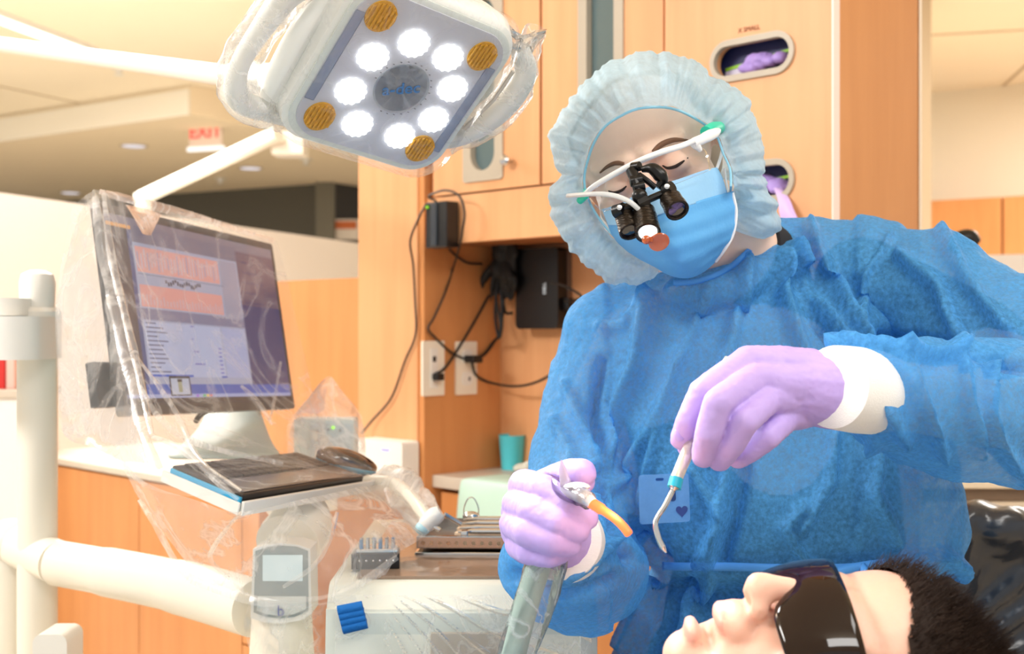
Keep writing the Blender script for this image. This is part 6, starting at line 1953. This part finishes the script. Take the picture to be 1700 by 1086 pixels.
# ------------------------------------------------------------------ clear barrier film
film = plastic_film('barrier_film', .11, .20, 6.0, (1, .985, .965), .2, .05)
film2 = plastic_film('barrier_film_dense', .24, .28, 8.0, (1, .985, .965), .2, .06)
def crumple(seed, a=.006, b=.003, s1=10, s2=26):
    def fn(p, u, v):
        e = min(1, 8 * min(v + .02, 1))
        return p + Vector((.3, -.9, .3)) * (a * ridged(p, s1, seed) + b * (facet(p, s2, seed) - .35)) * e
    return fn
def film_sheet(nm, ctrl, parent, seed, m=None, a=.006, b=.004, nu=60, nv=60):
    rows = mk_sheet(ctrl, nu, nv, fn=crumple(seed, a, b))
    me = MB().grid(rows).mesh('f')
    return link_mesh(nm, me, m or film, parent, True, 25)
fc_ = root('barrier_film_cover', P(330, 900, 1.45), 'crinkled clear plastic cover draped over the monitor, keyboard tray and touchpad', 'cover')
film_sheet('monitor_sheet', [
    [(118, 345, 1.60), (150, 320, 1.575), (172, 318, 1.570), (300, 352, 1.80), (400, 378, 1.96), (458, 400, 2.05)],
    [(108, 400, 1.60), (150, 400, 1.56), (185, 395, 1.545), (306, 410, 1.76), (410, 425, 1.92), (470, 440, 2.02)],
    [(95, 500, 1.60), (160, 500, 1.55), (205, 500, 1.52), (320, 505, 1.72), (430, 508, 1.90), (488, 515, 2.0)],
    [(98, 600, 1.60), (175, 600, 1.53), (225, 610, 1.49), (335, 610, 1.68), (452, 610, 1.86), (512, 620, 1.96)],
    [(110, 690, 1.58), (180, 700, 1.50), (236, 700, 1.455), (345, 700, 1.60), (470, 700, 1.74), (530, 700, 1.85)],
    [(150, 740, 1.54), (200, 752, 1.47), (250, 765, 1.42), (345, 770, 1.44), (470, 760, 1.56), (560, 745, 1.70)],
    [(190, 770, 1.50), (225, 800, 1.44), (275, 820, 1.38), (370, 822, 1.325), (500, 800, 1.42), (640, 790, 1.66)]], fc_, 2, None, .006, .004, 90, 90)
film_sheet('left_flare', [
    [(100, 470, 1.66), (130, 360, 1.64), (160, 322, 1.62)],
    [(92, 520, 1.66), (140, 480, 1.62), (176, 460, 1.60)],
    [(96, 620, 1.66), (150, 610, 1.62), (205, 610, 1.56)],
    [(105, 720, 1.64), (170, 720, 1.60), (235, 710, 1.52)],
    [(160, 745, 1.60), (200, 765, 1.55), (250, 770, 1.48)]], fc_, 9, film2, .008, .005, 40, 60)
film_sheet('tray_sheet', [
    [(196, 752, 1.50), (240, 800, 1.42), (330, 832, 1.35), (400, 850, 1.315), (520, 826, 1.42), (640, 806, 1.62), (690, 850, 1.60)],
    [(215, 800, 1.48), (260, 850, 1.42), (340, 870, 1.36), (420, 880, 1.33), (520, 880, 1.38), (630, 860, 1.46), (712, 880, 1.50)],
    [(250, 860, 1.46), (300, 900, 1.42), (370, 915, 1.37), (440, 920, 1.33), (530, 920, 1.34), (620, 905, 1.38), (690, 900, 1.44)],
    [(290, 910, 1.44), (345, 945, 1.41), (400, 960, 1.36), (450, 965, 1.33), (530, 960, 1.33), (600, 945, 1.36), (660, 920, 1.40)],
    [(320, 950, 1.44), (372, 975, 1.40), (420, 992, 1.36), (462, 1004, 1.335), (520, 1000, 1.33), (580, 980, 1.34), (640, 955, 1.38)]], fc_, 4, film2, .010, .006, 110, 60)
film_sheet('lower_sheet', [
    [(415, 990, 1.38), (470, 1004, 1.35), (540, 1000, 1.34), (590, 985, 1.34)],
    [(405, 1040, 1.38), (468, 1050, 1.35), (548, 1050, 1.34), (600, 1040, 1.34)],
    [(420, 1100, 1.38), (470, 1110, 1.35), (560, 1110, 1.34), (600, 1100, 1.34)]], fc_, 7, None, .008, .005, 40, 30)
# rolled fold running down the left edge of the screen, hems and creases
def strand(pts, r, m=None, nm='film_fold'):
    q = crom([P(*p) for p in pts], 8); rows = []
    for i, p in enumerate(q):
        t = (q[min(i + 1, len(q) - 1)] - q[max(i - 1, 0)]).normalized(); v = (Vector((0, 0, CAMZ)) - p).normalized(); b = t.cross(v).normalized()
        k = r * (.6 + .4 * sin(pi * i / (len(q) - 1)))
        k *= 1 + .35 * noise.noise(p * 30)
        rows.append([p - b * k, p - b * k * .3 + v * k * .7, p + b * k * .3 + v * k * .5, p + b * k + v * k * .1])
    return MB().grid(rows).build(nm, m or film2, fc_, True, 60)
strand([(158, 326, 1.55), (172, 420, 1.53), (196, 530, 1.50), (222, 640, 1.455), (240, 720, 1.42), (262, 780, 1.38)], .0085)
strand([(172, 322, 1.55), (186, 430, 1.52), (212, 540, 1.48), (235, 640, 1.44), (252, 720, 1.40)], .0050)
strand([(165, 318, 1.56), (240, 338, 1.68), (330, 362, 1.82), (455, 400, 2.03)], .0065)
strand([(232, 640, 1.45), (270, 700, 1.42), (340, 740, 1.42), (470, 770, 1.50)], .0040)
strand([(225, 590, 1.46), (290, 680, 1.44), (330, 760, 1.40), (400, 815, 1.33)], .0030)
strand([(240, 720, 1.42), (300, 745, 1.40), (350, 790, 1.36), (395, 830, 1.32)], .0040)
strand([(400, 640, 1.70), (430, 670, 1.68), (452, 705, 1.66)], .0030)
strand([(466, 600, 1.85), (456, 660, 1.82), (448, 700, 1.78)], .0026)
strand([(230, 830, 1.46), (262, 880, 1.43), (300, 945, 1.42), (336, 968, 1.42)], .0040)
strand([(310, 960, 1.42), (380, 985, 1.38), (450, 1000, 1.335), (560, 990, 1.33), (660, 925, 1.38)], .0055)
strand([(400, 850, 1.31), (360, 900, 1.34), (350, 930, 1.36), (380, 960, 1.36)], .0030)
strand([(640, 810, 1.55), (660, 850, 1.52), (712, 882, 1.48)], .0050)
strand([(560, 850, 1.40), (545, 900, 1.38), (520, 940, 1.34), (470, 975, 1.32)], .0032)
# folded triangular flap over the top of the screen
tri = [[(208, 340, 1.62), (240, 346, 1.66), (268, 356, 1.70)], [(222, 362, 1.62), (242, 364, 1.65), (262, 368, 1.69)], [(236, 388, 1.62), (242, 390, 1.64), (250, 392, 1.66)]]
me = MB().grid(mk_sheet(tri, 10, 10, fn=crumple(3, .003, .003))).mesh('t')
link_mesh('flap', me, plastic_film('flap_film', .55, .3, 14, (1, .98, .96), .2, .1), fc_, True, 30)
# cover over the control box
fb_ = root('barrier_film_bag', P(545, 790, 1.9), 'clear plastic bag over the pale blue control box behind the mouse', 'cover')
rows = mk_sheet([[(512, 660, 1.93), (535, 632, 1.93), (550, 626, 1.93), (568, 650, 1.93), (588, 672, 1.93)],
                 [(490, 690, 1.92), (520, 684, 1.90), (548, 680, 1.89), (578, 688, 1.90), (600, 700, 1.92)],
                 [(478, 730, 1.92), (515, 730, 1.90), (548, 735, 1.885), (582, 735, 1.90), (606, 740, 1.92)],
                 [(480, 780, 1.92), (515, 790, 1.90), (550, 795, 1.89), (582, 790, 1.90), (604, 785, 1.92)]], 40, 40, fn=crumple(6, .007, .005))
link_mesh('sheet', MB().grid(rows).mesh('b'), film2, fb_, True, 30)
rows = mk_sheet([[(550, 626, 2.03), (600, 690, 2.03)], [(480, 700, 2.03), (606, 740, 2.03)], [(480, 780, 2.03), (604, 785, 2.03)]], 10, 20, fn=crumple(16, .006, .003))
link_mesh('rear_sheet', MB().grid(rows).mesh('b'), film, fb_, True, 30)
# film over the hose between tray and cassette
fh = root('hose_film', P(690, 850, 1.6), 'clear film sleeve arching from the tray to the cassette', 'cover')
q = crom([P(610, 800, 1.70), P(655, 805, 1.66), P(690, 835, 1.60), P(712, 868, 1.54)], 6)
MB().tube(q, [.010] * len(q), 14).build('hose', M['arm_white'], fh)
rows = []
for i, p in enumerate(q):
    row = []
    for k in range(26):
        a = 2 * pi * k / 26; w = .030 - .012 * i / len(q)
        v = p + Vector((cos(a) * w * .7, sin(a) * w * .7, cos(a) * w * .7)); v += (v - p) * .25 * ridged(v, 26, 8); row.append(v)
    rows.append(row)
MB().grid(rows, close_u=True).build('film', film2, fh, True, 40)
# film stretched over the console front with radiating creases
fe = root('console_film', P(780, 1060, 1.31), 'clear plastic film with fanned creases over the front of the white console', 'cover')
rows = []
for j in range(70):
    v = j / 69; row = []
    for i in range(120):
        u = i / 119
        px = 556 + u * 426; py = 988 + v * 130
        Y = 1.318 - .006 * v
        a = atan2(py - 940, px - 600)
        fade = min(1, max(0, (px - 610) / 60)) * min(1, (py - 985) / 15)
        d = .0042 * max(0, sin(a * 46 + 4 * noise.noise(Vector((px * .006, py * .006, 1))))) ** 3 * fade
        d += .0025 * ridged(Vector((px * .004, py * .004, 0)), 3, 2)
        row.append(P(px, py, Y - d))
    rows.append(row)
MB().grid(rows).build('sheet', plastic_film('console_film', .14, .30, 10, (1, .99, .97), .25, .10), fe, True, 60)

# ------------------------------------------------------------------ repeats belong together
GROUPS = {'downlight': 'recessed ceiling downlights', 'sprinkler_head': 'ceiling sprinklers', 'binder': 'binders on the cream ledge',
          'glove_box': 'glove boxes in the tall cabinet', 'glove_bundle': 'gloves bunched in the cabinet slots', 'power_cable': 'black cables in and around the recess',
          'outlet_plate': 'outlet plates in the recess', 'plug': 'plugs in the recess outlets'}
for o in scene.objects:
    if o.parent is None and 'label' in o and 'group' not in o:
        g = GROUPS.get(o.name.split('.')[0])
        if g:
            o['group'] = g
